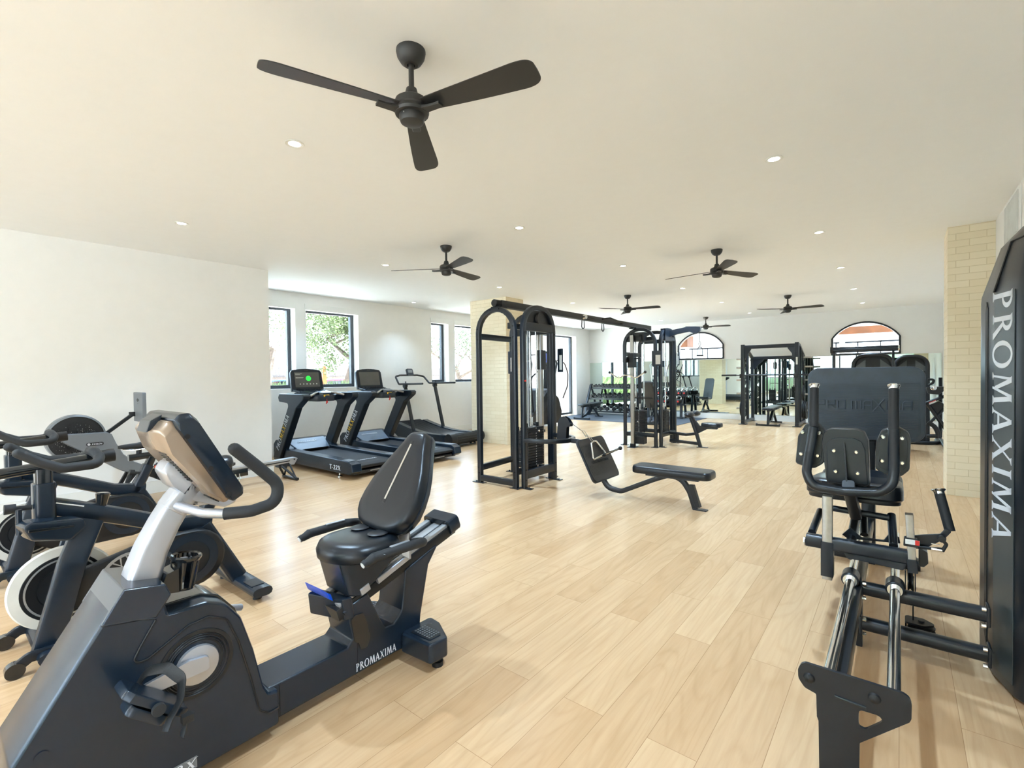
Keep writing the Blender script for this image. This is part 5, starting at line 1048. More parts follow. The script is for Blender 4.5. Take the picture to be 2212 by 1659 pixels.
ol = [(-.27, .17), (-.262, -.13), (-.235, -.172), (-.12, -.192), (0, -.198), (.12, -.192), (.235, -.172), (.262, -.13), (.27, .17)]
b = new(); rings(b, [[cp2(a*.9, c*.9, -.035) for a, c in ol], [cp2(a, c, -.02) for a, c in ol], [cp2(a, c, .012) for a, c in ol], [cp2(a*.97, c*.97, .02) for a, c in ol]]); cs2 = obj('console', b, M['plastic'], tm)
b = new(); prism(b, [cp2(-.205, .105, .02), cp2(.205, .105, .02), cp2(.205, -.135, .02), cp2(-.205, -.135, .02)], cnn*.003); scr = obj('screen', b, mat('screen_grey', (92, 94, 92), .2), cs2, label='grey lit display')
b = new(); lathe(b, [(0, 0), (.043, 0), (.043, .001), (0, .001)], cp2(.02, -.035, .0235), cnn, 28); obj('start_button', b, M['green'], scr)
b = new()
for a in range(6): prism(b, place2(rrect(.018, .018, .004, 2), cp2(-.125+a*.055, .055, .0235), Y_, -cdn), cnn*.001)
for z, w in ((-.115, .11), (-.10, .08), (-.055, .13), (-.045, .12)): prism(b, [cp2(-.19, z, .0235), cp2(-.19+w, z, .0235), cp2(-.19+w, z+.005, .0235), cp2(-.19, z+.005, .0235)], cnn*.001)
obj('screen_icon', b, M['labelw'], scr)
b = new(); prism(b, place2(rrect(.07, .016, .007, 3), cp2(0, -.175, .019), Y_, -cdn), cnn*.004); obj('camera_bar', b, M['dark'], cs2)
b = new(); prism(b, [(-7.42, 3.69, 1.14), (-7.42, 4.21, 1.14), (-7.20, 4.19, 1.10), (-7.20, 3.71, 1.10)], (0, 0, .035)); kp = obj('keypad_tray', b, M['plastic'], tm, bev=.01)
b = new()
for i in range(9):
    for j in range(3): box(b, (-7.36+j*.05, 3.75+i*.05, 1.171-j*.009), (.022, .03, .006))
obj('keys', b, M['steel2'], kp)
b = new(); prism(b, [(-6.856, 3.905, 1.055), (-6.856, 3.995, 1.055), (-6.862, 3.995, 1.085), (-6.862, 3.905, 1.085)], (.006, 0, 0)); obj('safety_label', b, M['yellow'], tm, label='yellow safety key label')
b = new(); cyl(b, (-6.85, 3.95, 1.05), (-6.845, 3.95, .99), .002, n=6); box(b, (-6.845, 3.95, .975), (.012, .022, .03)); box(b, (-6.845, 3.94, .955), (.01, .012, .02)); obj('safety_key', b, M['red'], tm)
t2 = dup(tm, (-6.6, 3.96+1.17, 0), 0, 'black treadmill with dark blank screen, between the lit treadmill and the curved one')
for o in list(COL.objects):
    if o.parent and o.name.startswith('screen') and root_of(o) == t2:
        if o.name.startswith('screen_icon') or False: pass
for o in [o for o in COL.objects if root_of(o) == t2 and (o.name.startswith('start_button') or o.name.startswith('screen_icon'))]: bpy.data.objects.remove(o)
for o in [o for o in COL.objects if root_of(o) == t2 and o.name.startswith('screen')]: o['label'] = 'grey blank display'
# ================================================================ CURVED MANUAL TREADMILL
ct = thing('curved_treadmill', 'black motorless curved treadmill with slatted belt and small console, farthest of the treadmills', 'treadmill', (-7.2, 6.62, 0))
yn, yf = 6.20, 7.06
def belt_z(x): return .235+.22*((max(0, x+7.15)*-.0)) if False else .205+.20*(max(0, -(x+7.0))/1.2)**1.7+.015*(max(0, x+7.0)/.5)**2
b = new(); xs_ = [-6.52+.0-.07*i for i in range(25)]
rings(b, [[(x, yn+.13, belt_z(x)-.02), (x, yn+.13, belt_z(x)), (x, yf-.13, belt_z(x)), (x, yf-.13, belt_z(x)-.02)] for x in xs_])
bt = obj('slatted_belt', b, M['dark'], ct); b = new()
for i in range(46): x = -6.50-.0375*i; box(b, (x, (yn+yf)/2, belt_z(x)+.005), (.030, yf-yn-.27, .010))
bt2 = obj('slats', b, mat('slat_rubber', (40, 42, 46), .45), bt); bt2['kind'] = 'stuff'
for y0 in (yn, yf-.13):
    b = new(); top = [(x, belt_z(x)+.028) for x in [-6.60-.1*i for i in range(16)]]
    prism(b, [(x, y0, z) for x, z in top+[(-8.22, .38), (-8.22, .22), (-8.0, .08), (-7.2, .05), (-6.75, .07), (-6.60, .12)]], (0, .13, 0)); obj('side_panel', b, M['plastic'], ct, bev=.01)
b = new(); cyl(b, (-6.53, yn+.13, .155), (-6.53, yf-.13, .155), .10, n=28)
for i in range(14):
    a = 2*PI*i/14; cyl(b, (-6.53+.099*math.cos(a), yn+.14, .155+.099*math.sin(a)), (-6.53+.099*math.cos(a), yf-.14, .155+.099*math.sin(a)), .007, n=6)
obj('rear_roller', b, M['dark'], ct)
for y0, y1 in ((yn-.02, yn+.13), (yf-.13, yf+.02)): b = new(); cyl(b, (-6.53, y0, .16), (-6.53, y1, .16), .108, n=28); obj('roller_cap', b, M['steel2'], ct, bev=.01)
b = new(); tube(b, [(-6.62, yn+.2, .06), (-6.47, yn+.22, .035), (-6.44, yf-.22, .035), (-6.60, yf-.18, .07)], .014, 8, fr=.05)
for y in (yn+.1, yf-.1): cyl(b, (-6.7, y, 0), (-6.7, y, .07), .025); cyl(b, (-8.0, y, 0), (-8.0, y, .12), .03)
obj('base_bar', b, M['steel2'], ct)
for y in (yn+.03, yf-.03):
    b = new(); bar(b, [(-7.56, y, .22), (-7.83, y, 1.19)], .035, .075, up=Y_, rr=.008); po = obj('upright', b, M['steel'], ct)
    b = new(); cyl(b, (-7.82, y-.03, 1.16), (-7.82, y+.03, 1.16), .045, n=20); cyl(b, (-7.80, y, 1.20), (-7.80, y, 1.25), .01); obj('pivot_knob', b, M['steel2'], po)
b = new(); tube(b, [(-7.28, yn+.03, 1.205), (-8.02, yn+.03, 1.19), (-8.16, yn+.05, 1.35), (-8.20, yn+.2, 1.375), (-8.20, yf-.2, 1.375), (-8.16, yf-.05, 1.35), (-8.0, yf-.03, 1.2), (-7.20, yf-.03, 1.21)], .019, 12, fr=.06); obj('handlebar', b, M['steel2'], ct)
b = new(); q = V((-8.17, 6.62, 1.43)); u_ = V((.35, 0, -.93)).normalized(); prism(b, place2(rrect(.16, .17, .03, 4), q, u_, Y_), u_.cross(Y_)*-.04 if u_.cross(Y_).x < 0 else u_.cross(Y_)*.04); cn_ = obj('console', b, M['plastic'], ct, bev=.008)
b = new(); n_ = u_.cross(Y_); n_ = n_ if n_.x > 0 else -n_; prism(b, place2(rrect(.07, .11, .005, 2), q-u_*.02+n_*.04, u_, Y_), n_*.003); obj('display', b, M['grey'], cn_)
# ================================================================ SPIN BIKES
SX = -3.32
sb = thing('spin_bike', 'dark grey spin bike with white-rimmed flywheel, directly behind the recumbent bike', 'exercise bike', (SX, .8, 0), 'spin bikes by the bare wall')
def sp(pts, x=0): return [(SX+x, y, z) for y, z in pts]
# flywheel
fc_ = V((SX-.055, .455, .285)); b = new()
rings(b, [[fc_+X_*x+V((0, math.cos(t), math.sin(t)))*r for t in [2*PI*i/64 for i in range(64)]] for r, x in ((.165, -.018), (.205, -.014), (.212, 0), (.205, .014), (.165, .018))], closed=True); fw = obj('flywheel', b, mat('white_rim', (226, 224, 216), .35), sb, label='white flywheel rim')
b = new(); lathe(b, [(0, .012), (.10, .012), (.105, .016), (.163, .020), (.168, .016), (.168, -.016), (.163, -.02), (0, -.014)], fc_, X_, 56); fd = obj('flywheel_disc', b, M['steel2'], fw)
b = new(); rings(b, [[fc_+X_*x+V((0, math.cos(t), math.sin(t)))*r for t in [2*PI*i/56 for i in range(56)]] for r, x in ((.143, .017), (.151, .017), (.151, .0215), (.143, .0215))], closed=True); obj('ring_stripe', b, M['greyrail'], fd)
b = new(); lathe(b, [(.05, .0), (.058, .012), (.055, .05), (.0, .055)], fc_, X_, 28); obj('hub_cover', b, M['grey'], sb)
b = new(); prism(b, [fc_+V((.02, -.05, .055)), fc_+V((.02, .10, .075)), fc_+V((.02, .10, -.045)), fc_+V((.02, -.05, -.055))], (.05, 0, 0), .01); obj('magnet_housing', b, M['plastic'], sb, bev=.008)
# fork post, main tube, head
b = new(); bar(b, [V((SX+.125, .365, .055)), V((SX+.125, .462, .44)), V((SX+.075, .545, .635))], .052, .115, up=Y_, rr=.018, fr=.1); obj('front_fork', b, M['plastic'], sb)
b = new(); bar(b, [V((SX-.02, .375, .055)), V((SX-.13, .43, .3)), V((SX-.10, .52, .60))], .03, .07, up=Y_, rr=.012, fr=.1); obj('rear_fork', b, M['plastic'], sb)
b = new(); bar(b, [V((SX, .37, .735)), V((SX, .50, .685)), V((SX, .70, .60)), V((SX, .92, .50)), V((SX, 1.12, .47))], .07, .09, up=Z_, rr=.025, fr=.1); mf = obj('main_tube', b, M['plastic'], sb)
b = new(); bar(b, [V((SX+.0352, .41, .745)), V((SX+.0352, .53, .70))], .002, .006, up=Z_, rr=.0008); obj('warning_strip', b, M['labelw'], mf); b = new(); bx(b, SX+.034, SX+.037, .395, .41, .742, .754); obj('orange_tab', b, M['orange'], mf)
b = new(); sweep(b, [(SX, .385, .66), (SX, .385, .845)], rrect(.085, .10, .025, 4)); hd_ = obj('head_tube', b, M['plastic'], sb, bev=.004)
b = new(); sweep(b, [(SX, .385, .84), (SX, .385, .915)], rrect(.065, .075, .012, 3)); obj('handlebar_post', b, M['gloss'], hd_)
b = new(); cyl(b, (SX+.02, .34, .735), (SX+.02, .27, .74), .012); cyl(b, (SX+.02, .285, .74), (SX+.02, .245, .742), .022, .024); obj('height_knob', b, M['grip'], hd_)
b = new(); tube(b, [(SX, .17, .905), (SX, .64, .945)], .026, 16); obj('handlebar_slider', b, M['gloss'], sb)
b = new(); tube(b, [(SX, .58, .94), (SX, .665, .946)], .034, 18); obj('slider_cap', b, M['dark'], sb)
for s in (1, -1):
    b = new(); sweep(b, fil([(SX, .575, .975), (SX+s*.045, .575, .978), (SX+s*.10, .585, .955), (SX+s*.185, .56, .93), (SX+s*.195, .43, .93), (SX+s*.185, .36, .965), (SX+s*.175, .285, 1.02)], .05, 5), circ(.0215, 14), scale=lambda k: 1.15-.15*k); ball(b, (SX+s*.175, .285, 1.02), .0215, 12); obj('handlebar', b, M['grip'], sb)
# bottle tray
b = new(); prism(b, [(SX+.045, .30, .60), (SX+.045, .27, .67), (SX+.045, .30, .69), (SX+.045, .49, .665), (SX+.045, .50, .62), (SX+.045, .44, .565)], (.12, .02, 0)); tr = obj('bottle_tray', b, M['plastic'], sb, bev=.015)
b = new(); prism(b, [(SX+.165, .31, .66), (SX+.165, .47, .645), (SX+.165, .47, .635), (SX+.165, .31, .645)], (.012, 0, 0)); obj('tray_rail', b, M['gloss'], tr, bev=.003)
b = new(); cyl(b, (SX+.06, .29, .62), (SX+.06, .29, .74), .012); obj('brake_stem', b, M['plastic'], sb)
b = new(); lathe(b, [(.016, 0), (.020, .04), (.030, .10), (.032, .11), (.024, .116), (0, .116)], (SX, .60, .635), V((0, .12, 1)), 24); obj('resistance_knob', b, M['gloss'], sb)
# drive cover
cv = [(1.0+.165*math.cos(t), .30+.165*math.sin(t)) for t in [math.radians(a) for a in range(-100, 101, 14)]]+[(.80, .465), (.62, .42), (.48, .385), (.43, .32), (.44, .23), (.56, .16), (.80, .135)]
b = new(); rings(b, [[(SX+x, .85+(y-.85)*k, .3+(z-.3)*k) for y, z in cv] for x, k in ((.055, .94), (.062, 1), (.095, 1), (.105, .96))]); dc = obj('drive_cover', b, M['steel2'], sb, ang=50)
b = new(); rings(b, [[(SX+x, .98+r*math.cos(t), .305+r*math.sin(t)) for t in [2*PI*i/40 for i in range(40)]] for r, x in ((.10, .104), (.145, .104), (.145, .109), (.10, .109))], closed=True); obj('cover_ring', b, M['plastic'], dc)
b = new(); C1 = V((SX+.106, .70, .295))
rings(b, [[C1+X_*x+V((0, math.cos(t), math.sin(t)))*r for t in [2*PI*i/40 for i in range(40)]] for r, x in ((.118, 0), (.133, 0), (.133, .0015), (.118, .0015))], closed=True)
rings(b, [[C1+X_*x+V((0, math.cos(t), math.sin(t)))*r for t in [2*PI*i/40 for i in range(40)]] for r, x in ((.035, 0), (.04, 0), (.04, .0015), (.035, .0015))], closed=True)
for i in range(12):
    a = 2*PI*i/12; d = V((0, math.cos(a), math.sin(a))); e = V((0, -math.sin(a), math.cos(a)))
    prism(b, [C1+d*.038-e*.003, C1+d*.08-e*.003, C1+d*.12-e*.024, C1+d*.12-e*.016, C1+d*.084+e*.0, C1+d*.12+e*.016, C1+d*.12+e*.024, C1+d*.08+e*.003, C1+d*.038+e*.003], X_*.0015)
obj('spoke_emblem', b, M['greyrail'], dc)
for s in (1, -1):
    b = new(); a0 = V((SX+s*.10, .98, .305)); a1 = a0+V((s*.03, -.155*s, .075*s)); cyl(b, a0-X_*s*.04, a0+X_*s*.03, .018); bar(b, [a0+X_*s*.022, a1], .014, .03, up=X_, rr=.004); ca = obj('crank', b, M['silver'], sb)
    b = new(); prism(b, [a1+V((s*.01, -.045, -.008)), a1+V((s*.01, .045, -.008)), a1+V((s*.095, .04, -.008)), a1+V((s*.095, -.04, -.008))], (0, 0, .018)); obj('pedal', b, M['dark'], ca, bev=.004)
    b = new(); tube(b, [a1+V((s*.02, -.06, 0)), a1+V((s*.02, -.08, .05)), a1+V((s*.08, -.08, .05)), a1+V((s*.09, -.06, 0))], .006, 8, fr=.02); obj('toe_cage', b, M['dark'], ca)
# seat post, slider, saddle
b = new(); sweep(b, [(SX, 1.04, .42), (SX, 1.15, .66)], rrect(.07, .075, .022, 4), up=Y_); spo = obj('seat_tube', b, M['plastic'], sb, bev=.004)
b = new(); sweep(b, [(SX, 1.148, .655), (SX, 1.175, .72)], rrect(.05, .055, .01, 3), up=Y_); obj('seat_post', b, M['gloss'], spo)
b = new(); cyl(b, (SX+.02, 1.10, .60), (SX+.02, 1.04, .615), .01); cyl(b, (SX+.02, 1.05, .612), (SX+.02, 1.02, .62), .022); obj('seat_knob', b, M['grip'], spo)
b = new(); bar(b, [(SX, 1.02, .732), (SX, 1.34, .745)], .045, .05, up=Z_, rr=.006); ss = obj('seat_slider', b, M['gloss'], sb)
b = new(); cyl(b, (SX, 1.09, .755), (SX, 1.09, .81), .018); lathe(b, [(.012, 0), (.014, .03), (.032, .04), (.032, .052), (0, .052)], (SX, 1.24, .76), Z_, 20); obj('seat_clamp', b, M['dark'], ss)
b = new(); R_ = []
for s_, w, h, zt in ((0, .012, .010, .822), (.04, .022, .018, .828), (.12, .026, .022, .832), (.18, .042, .03, .840), (.225, .072, .042, .850), (.265, .076, .045, .852), (.285, .06, .035, .848), (.292, .03, .018, .842)):
    R_.append([(SX+w*math.cos(t), .955+s_, zt+.012-h*1.2+h*1.3*(math.sin(t) if math.sin(t) > 0 else math.sin(t)*.7)) for t in [2*PI*i/20 for i in range(20)]])
rings(b, R_); sd = obj('saddle', b, M['vinyl'], sb, ang=60)
b = new(); tube(b, [(SX-.02, .99, .80), (SX-.02, 1.05, .79), (SX-.03, 1.18, .80)], .004, 6); tube(b, [(SX+.02, .99, .80), (SX+.02, 1.05, .79), (SX+.03, 1.18, .80)], .004, 6); obj('saddle_rail', b, M['chrome'], sd)
b = new(); tube(b, [(SX+.03, 1.20, .76), (SX+.05, 1.21, .70), (SX+.05, 1.22, .66), (SX+.05, 1.235, .70), (SX+.03, 1.24, .76)], .004, 6, fr=.01); tube(b, [(SX+.03, 1.26, .74), (SX+.05, 1.265, .70), (SX+.05, 1.28, .70), (SX+.03, 1.285, .74)], .004, 6, fr=.008); obj('seat_hook', b, M['chrome'], ss)
# rear leg and feet
b = new(); sweep(b, [(SX, 1.07, .46), (SX, 1.27, .08)], rrect(.085, .10, .02, 4), up=Y_); obj('rear_leg', b, M['plastic'], sb, bev=.004)
b = new(); bar(b, [(SX-.33, 1.285, .06), (SX+.33, 1.285, .06)], .115, .052, up=Z_, rr=.024); rf = obj('rear_foot', b, M['plastic'], sb)
b = new(); bx(b, SX+.15, SX+.27, 1.245, 1.32, .085, .09); obj('foot_pad', b, M['steel2'], rf, bev=.002)
for x in (-.25, .25): b = new(); lathe(b, [(0, 0), (.026, 0), (.024, .018), (.01, .022), (.01, .04), (0, .04)], (SX+x, 1.285, 0), Z_, 18); obj('leveling_foot', b, M['dark'], rf)
b = new(); bar(b, [(SX-.25, .37, .06), (SX+.25, .37, .06)], .10, .052, up=Z_, rr=.024); ff = obj('front_foot', b, M['plastic'], sb)
for x in (-.19, .19):
    b = new(); bar(b, [(SX+x, .39, .07), (SX+x, .30, .075), (SX+x, .25, .042)], .03, .05, up=Z_, rr=.012, fr=.03); obj('wheel_arm', b, M['steel'], ff)
    b = new(); cyl(b, (SX+x-.022, .25, .036), (SX+x+.022, .25, .036), .035, n=22); obj('transport_wheel', b, M['gloss'], ff)
    b = new(); lathe(b, [(0, 0), (.024, 0), (.022, .02), (.01, .035), (0, .035)], (SX+x*1.15, .38, 0), Z_, 16); obj('leveling_foot', b, M['dark'], ff)
sb2 = dup(sb, (SX-1.44, .82, 0), 0, 'dark grey spin bike with white-rimmed flywheel, nearer the rower, cut off at left')
# ================================================================ ROWING MACHINE
rw = thing('rowing_machine', 'grey rowing machine with perforated fan housing and tablet screen, along the bare wall', 'rowing machine', (-6.35, 1.9, 0))
RX = -6.35; fcn = V((RX, .975, .785)); b = new()
rings(b, [[fcn+X_*x+V((0, math.cos(t), math.sin(t)))*r for t in [2*PI*i/64 for i in range(64)]] for r, x in ((.212, -.07), (.228, -.06), (.232, 0), (.228, .06), (.212, .07))], closed=True); fh_ = obj('fan_housing', b, M['grey'], rw)
def perf_mat():
    m = mat('perforated_black_steel', (22, 24, 28), .5); t, p = nodes(m); tc = t.nodes.new('ShaderNodeTexCoord'); vo = t.nodes.new('ShaderNodeTexVoronoi'); vo.inputs['Scale'].default_value = 78; vo.inputs['Randomness'].default_value = .25
    t.links.new(tc.outputs['Object'], vo.inputs['Vector']); mt = t.nodes.new('ShaderNodeMath'); mt.operation = 'GREATER_THAN'; mt.inputs[1].default_value = .37; t.links.new(vo.outputs['Distance'], mt.inputs[0]); t.links.new(mt.outputs[0], p.inputs['Alpha']); return m
b = new(); lathe(b, [(0, .068), (.15, .066), (.214, .058), (.214, .054), (.15, .062), (0, .064)], fcn, X_, 48); obj('fan_grille', b, perf_mat(), fh_)
b = new(); lathe(b, [(0, -.068), (.15, -.066), (.214, -.058), (.214, -.054), (.15, -.062), (0, -.064)], fcn, X_, 48); obj('fan_grille', b, perf_mat(), fh_)
b = new(); cyl(b, fcn-X_*.04, fcn+X_*.04, .05)
for i in range(10):
    a = 2*PI*i/10; d = V((0, math.cos(a), math.sin(a))); prism(b, [fcn+d*.04-X_*.04, fcn+d*.12-X_*.04, fcn+d*.12+X_*.04, fcn+d*.04+X_*.04], V((0, -math.sin(a), math.cos(a)))*.004)
obj('fan_wheel', b, M['dark'], fh_)
body = [(.83, .80), (.86, .835), (1.20, .825), (1.24, .80), (1.275, .70), (1.33, .585), (1.42, .49), (1.55, .415), (1.52, .37), (1.38, .375), (1.30, .42), (1.02, .64), (.88, .745)]
b = new(); rings(b, [[(RX+x, y, z) for y, z in inset([(p.x, p.y) for p in fil([(a, c, 0) for a, c in body], .02, 3, closed=True)], d)] for x, d in ((.05, .0), (.085, 0), (.095, .008))]); bd = obj('body_cover', b, M['grey'], rw, ang=40)
b = new(); rings(b, [[(RX+x, y, z) for y, z in body] for x in (-.095, -.05)]); obj('body_cover', b, M['grey'], rw, bev=.006)
b = new(); prism(b, place2(rrect(.135, .034, .016, 5), (RX+.0955, 1.105, .715), Y_, Z_), (.002, 0, 0)); bg = obj('badge', b, M['dark'], bd)
b = new(); rings(b, [[V((RX+.098, 1.058, .715))+X_*x+V((0, math.cos(t), math.sin(t)))*r for t in [2*PI*i/20 for i in range(20)]] for r, x in ((.008, 0), (.011, 0), (.011, .001), (.008, .001))], closed=True)
bar(b, [(RX+.0985, 1.052, .721), (RX+.0985, 1.064, .709)], .001, .003, up=Z_, rr=.0003); bar(b, [(RX+.0985, 1.064, .721), (RX+.0985, 1.052, .709)], .001, .003, up=Z_, rr=.0003); obj('emblem', b, M['white'], bg)
lettering('AVIRON', (RX+.0975, 1.078, .7065), Y_, Z_, .017, M['white'], bg, width=.082, t=.001, shear=.15)
b = new(); bar(b, [(RX, 1.43, .43), (RX, 1.62, .32), (RX, 1.87, .165)], .10, .09, up=Z_, rr=.008); obj('front_beam', b, M['steel'], rw)
b = new()
for s in (-1, 1):
    bar(b, [(RX+s*.05, 1.40, .40), (RX+s*.17, 1.25, .04)], .03, .035, up=Y_); bar(b, [(RX+s*.05, 1.48, .38), (RX+s*.14, 1.30, .10)], .03, .03, up=Y_)
bar(b, [(RX-.26, 1.245, .025), (RX+.26, 1.245, .025)], .05, .05, up=Z_); obj('front_leg', b, M['steel'], rw)
b = new(); bx(b, RX-.05, RX+.09, 1.62, 1.80, .26, .42); ft = obj('foot_bracket', b, M['dark'], rw, bev=.01)
for i in range(3): b = new(); box(b, (RX+.08, 1.615+i*.045, .405-i*.012), (.05, .035, .03)); obj('foot_hold_clip', b, M['orange'], ft, bev=.006)
for s in (-1, 1): b = new(); prism(b, [(RX+s*.12-.05, 1.66, .40), (RX+s*.12+.05, 1.66, .40), (RX+s*.12+.05, 1.86, .21), (RX+s*.12-.05, 1.86, .21)], (0, .02, .02)); obj('foot_plate', b, M['steel2'], rw, bev=.006)
b = new(); bar(b, [(RX, 1.22, .81), (RX, 1.435, .985)], .035, .03, up=X_, rr=.006); obj('screen_arm', b, M['steel'], rw)
b = new(); bar(b, [(RX, 1.43, .965), (RX, 1.43, 1.01)], .05, .05, up=X_, rr=.01); obj('screen_pivot', b, M['dark'], rw)
b = new(); prism(b, place2(rrect(.33, .315, .01, 3), (RX+.03, 1.475, 1.06), X_, V((0, 0, 1))), (.0, .035, 0)); ts = obj('tablet_screen', b, M['grey'], rw, bev=.006)
b = new(); bx(b, RX-.125, RX+.185, 1.508, 1.5115, .915, 1.205); obj('display', b, M['gloss'], ts)
b = new(); q = V((RX+.03, 1.474, 1.135)); lathe(b, [(.017, 0), (.02, .0), (.02, .001), (.017, .001)], q, -Y_, 20); lathe(b, [(0, 0), (.009, 0), (.009, .001), (0, .001)], q, -Y_, 12)
for s in (-1, 1): box(b, q+X_*s*.035, (.006, .001, .018))
box(b, q-Z_*.038, (.03, .001, .005)); obj('screen_emblem', b, M['steel2'], ts)
b = new(); prism(b, [(RX-.045, 1.86, .17), (RX-.045, 1.86, .245), (RX-.045, 3.17, .285), (RX-.045, 3.20, .27), (RX-.045, 3.15, .19), (RX-.045, 3.10, .195), (RX-.045, 3.08, .225), (RX-.045, 1.92, .17)], (.09, 0, 0)); bx(b, RX+.045, RX+.055, 1.9, 3.12, .225, .24) if False else None; ra = obj('seat_rail', b, M['greyrail'], rw, bev=.004)
b = new(); bar(b, [(RX+.047, 1.9, .215), (RX+.047, 3.09, .25)], .004, .012, up=Z_, rr=.001); cyl(b, (RX+.046, 3.15, .262), (RX+.05, 3.15, .262), .009, n=10); obj('rail_groove', b, M['dark'], ra)
b = new()
for s in (-1, 1): bar(b, [(RX+s*.04, 2.98, .20), (RX+s*.17, 3.11, .03)], .02, .03, up=Z_, rr=.006); bar(b, [(RX+s*.04, 3.09, .20), (RX+s*.15, 3.11, .04)], .015, .02, up=Y_, rr=.004)
bar(b, [(RX-.19, 3.115, .02), (RX+.19, 3.115, .02)], .045, .038, up=Z_, rr=.017); bx(b, RX-.05, RX+.05, 2.94, 3.08, .18, .215); obj('rear_leg', b, M['steel'], rw)
b = new(); pad(b, (RX, 2.15, .285), X_, Y_, .30, .22, .05, .06); obj('sliding_seat', b, M['dark'], rw); b = new(); bx(b, RX-.07, RX+.07, 2.08, 2.22, .24, .29); obj('seat_carriage', b, M['steel2'], rw)
# ================================================================ FREE WEIGHTS CORNER
b = new(); bx(b, XB+.02, -4.44, 12.28, 14.66, 0, .008); set_props(obj('rubber_mat', b, mat('mat_rubber', (62, 68, 78), .6, var=.15, scale=150), loc=(-6.4, 13.4, 0)), 'dark grey rubber floor mat under the dumbbell rack and kettlebells', 'floor mat')
ORD = ['first', 'second', 'third', 'fourth', 'fifth', 'sixth', 'seventh', 'eighth', 'ninth', 'tenth', 'eleventh', 'twelfth', 'thirteenth', 'fourteenth']
dr = thing('dumbbell_rack', 'black three-shelf dumbbell rack in the far corner by the tall glass door', 'weight rack', (-7.28, 14.15, 0))
for x in (-8.08, -6.52):
    b = new(); bar(b, [(x, 13.86, 0.01), (x, 13.95, .40), (x, 14.22, .98), (x, 14.30, 1.0)], .05, .07, up=X_, fr=.05); bar(b, [(x, 14.62, 0.01), (x, 14.42, .62), (x, 14.25, .95)], .045, .05, up=X_); bx(b, x-.03, x+.03, 13.8, 14.66, .008, .03); obj('side_frame', b, M['steel'], dr)
SH = [(14.33, .905), (14.17, .565), (14.0, .165)]
for y, z in SH:
    b = new()
    for s in (-1, 1): bar(b, [(-8.08, y+s*.085, z-s*-.018), (-6.50, y+s*.085, z-s*-.018)], .05, .03, up=Z_, rr=.004)
    bx(b, -8.08, -6.50, y-.125, y-.115, z-.055, z-.0); obj('shelf', b, M['steel'], dr)
db = thing('dumbbell', 'x', 'dumbbell', group='black hex dumbbells on the rack')
b = new()
hx = [(.055*math.cos(PI/6+PI/3*i), .055*math.sin(PI/6+PI/3*i)) for i in range(6)]
for s in (-1, 1): prism(b, [(x, s*.065, z) for x, z in hx], (0, s*.075, 0))
hd = obj('head', b, M['dark'], db, bev=.008)
b = new(); cyl(b, (0, -.066, 0), (0, .066, 0), .016, n=12); obj('handle', b, M['chrome'], db)
first = True
for (y, z), n, sc, nm in zip(SH, (13, 9, 7), (.72, 1.0, 1.22), ('top', 'middle', 'bottom')):
    for i in range(n):
        x = -7.98+1.38*(i/(n-1)); zz = z+.0535*sc*.866+.026+(.008 if sc > 1 else 0); lb = 'black hex dumbbell, %s from the left on the %s shelf of the rack' % (ORD[i], nm)
        if first: db.location = (x, y, zz); db.scale = (sc,)*3; db['label'] = lb; first = False
        else:
            c = dup(db, (x, y, zz), 0, lb, sc)
        o = COL.objects[-1]
rx = [o for o in COL.objects if o.name.split('.')[0] == 'dumbbell']
for o in rx: o.rotation_euler.x = math.radians(12)
# flat benches
bn = thing('flat_bench', 'black flat weight bench on the rubber mat in front of the dumbbell rack', 'weight bench', (0, 0, 0), 'black weight benches')
b = new(); pad(b, (0, .18, .40), X_, V((0, 1, .03)), .27, .84, .06, .06); obj('back_pad', b, M['vinyl'], bn)
b = new(); pad(b, (0, -.42, .395), X_, V((0, 1, .02)), .28, .30, .06, .06); obj('seat_pad', b, M['vinyl'], bn)
b = new(); bar(b, [(0, -.52, .37), (0, .52, .385)], .05, .04, up=Z_); bar(b, [(0, -.46, .36), (0, -.52, .03)], .05, .05, up=Y_); bar(b, [(0, -.30, .10), (0, .10, .34), (0, .26, .36)], .05, .06, up=Z_); bar(b, [(0, .12, .34), (0, .52, .03)], .05, .05, up=Z_); bar(b, [(0, -.52, .06), (0, -.18, .14)], .05, .05, up=Z_)
prism(b, [(-.03, -.3, .12), (-.03, .05, .36), (-.03, .2, .36), (-.03, -.1, .10)], (.06, 0, 0)); obj('frame', b, M['steel'], bn)
b = new(); bar(b, [(-.24, -.52, .025), (.24, -.52, .025)], .05, .04, up=Z_); bar(b, [(-.13, .53, .02), (.13, .53, .02)], .06, .03, up=Z_); obj('floor_bar', b, M['steel2'], bn)
for x in (-.24, .24): b = new(); cyl(b, (x, -.52, .03), (x*1.12, -.52, .03), .03, n=16); obj('rubber_foot', b, M['dark'], bn)
bn.location = (-7.38, 12.95, .008)
b2 = dup(bn, (-2.55, 13.78, 0), 0, 'black flat weight bench standing inside the squat frame, before the mirror')
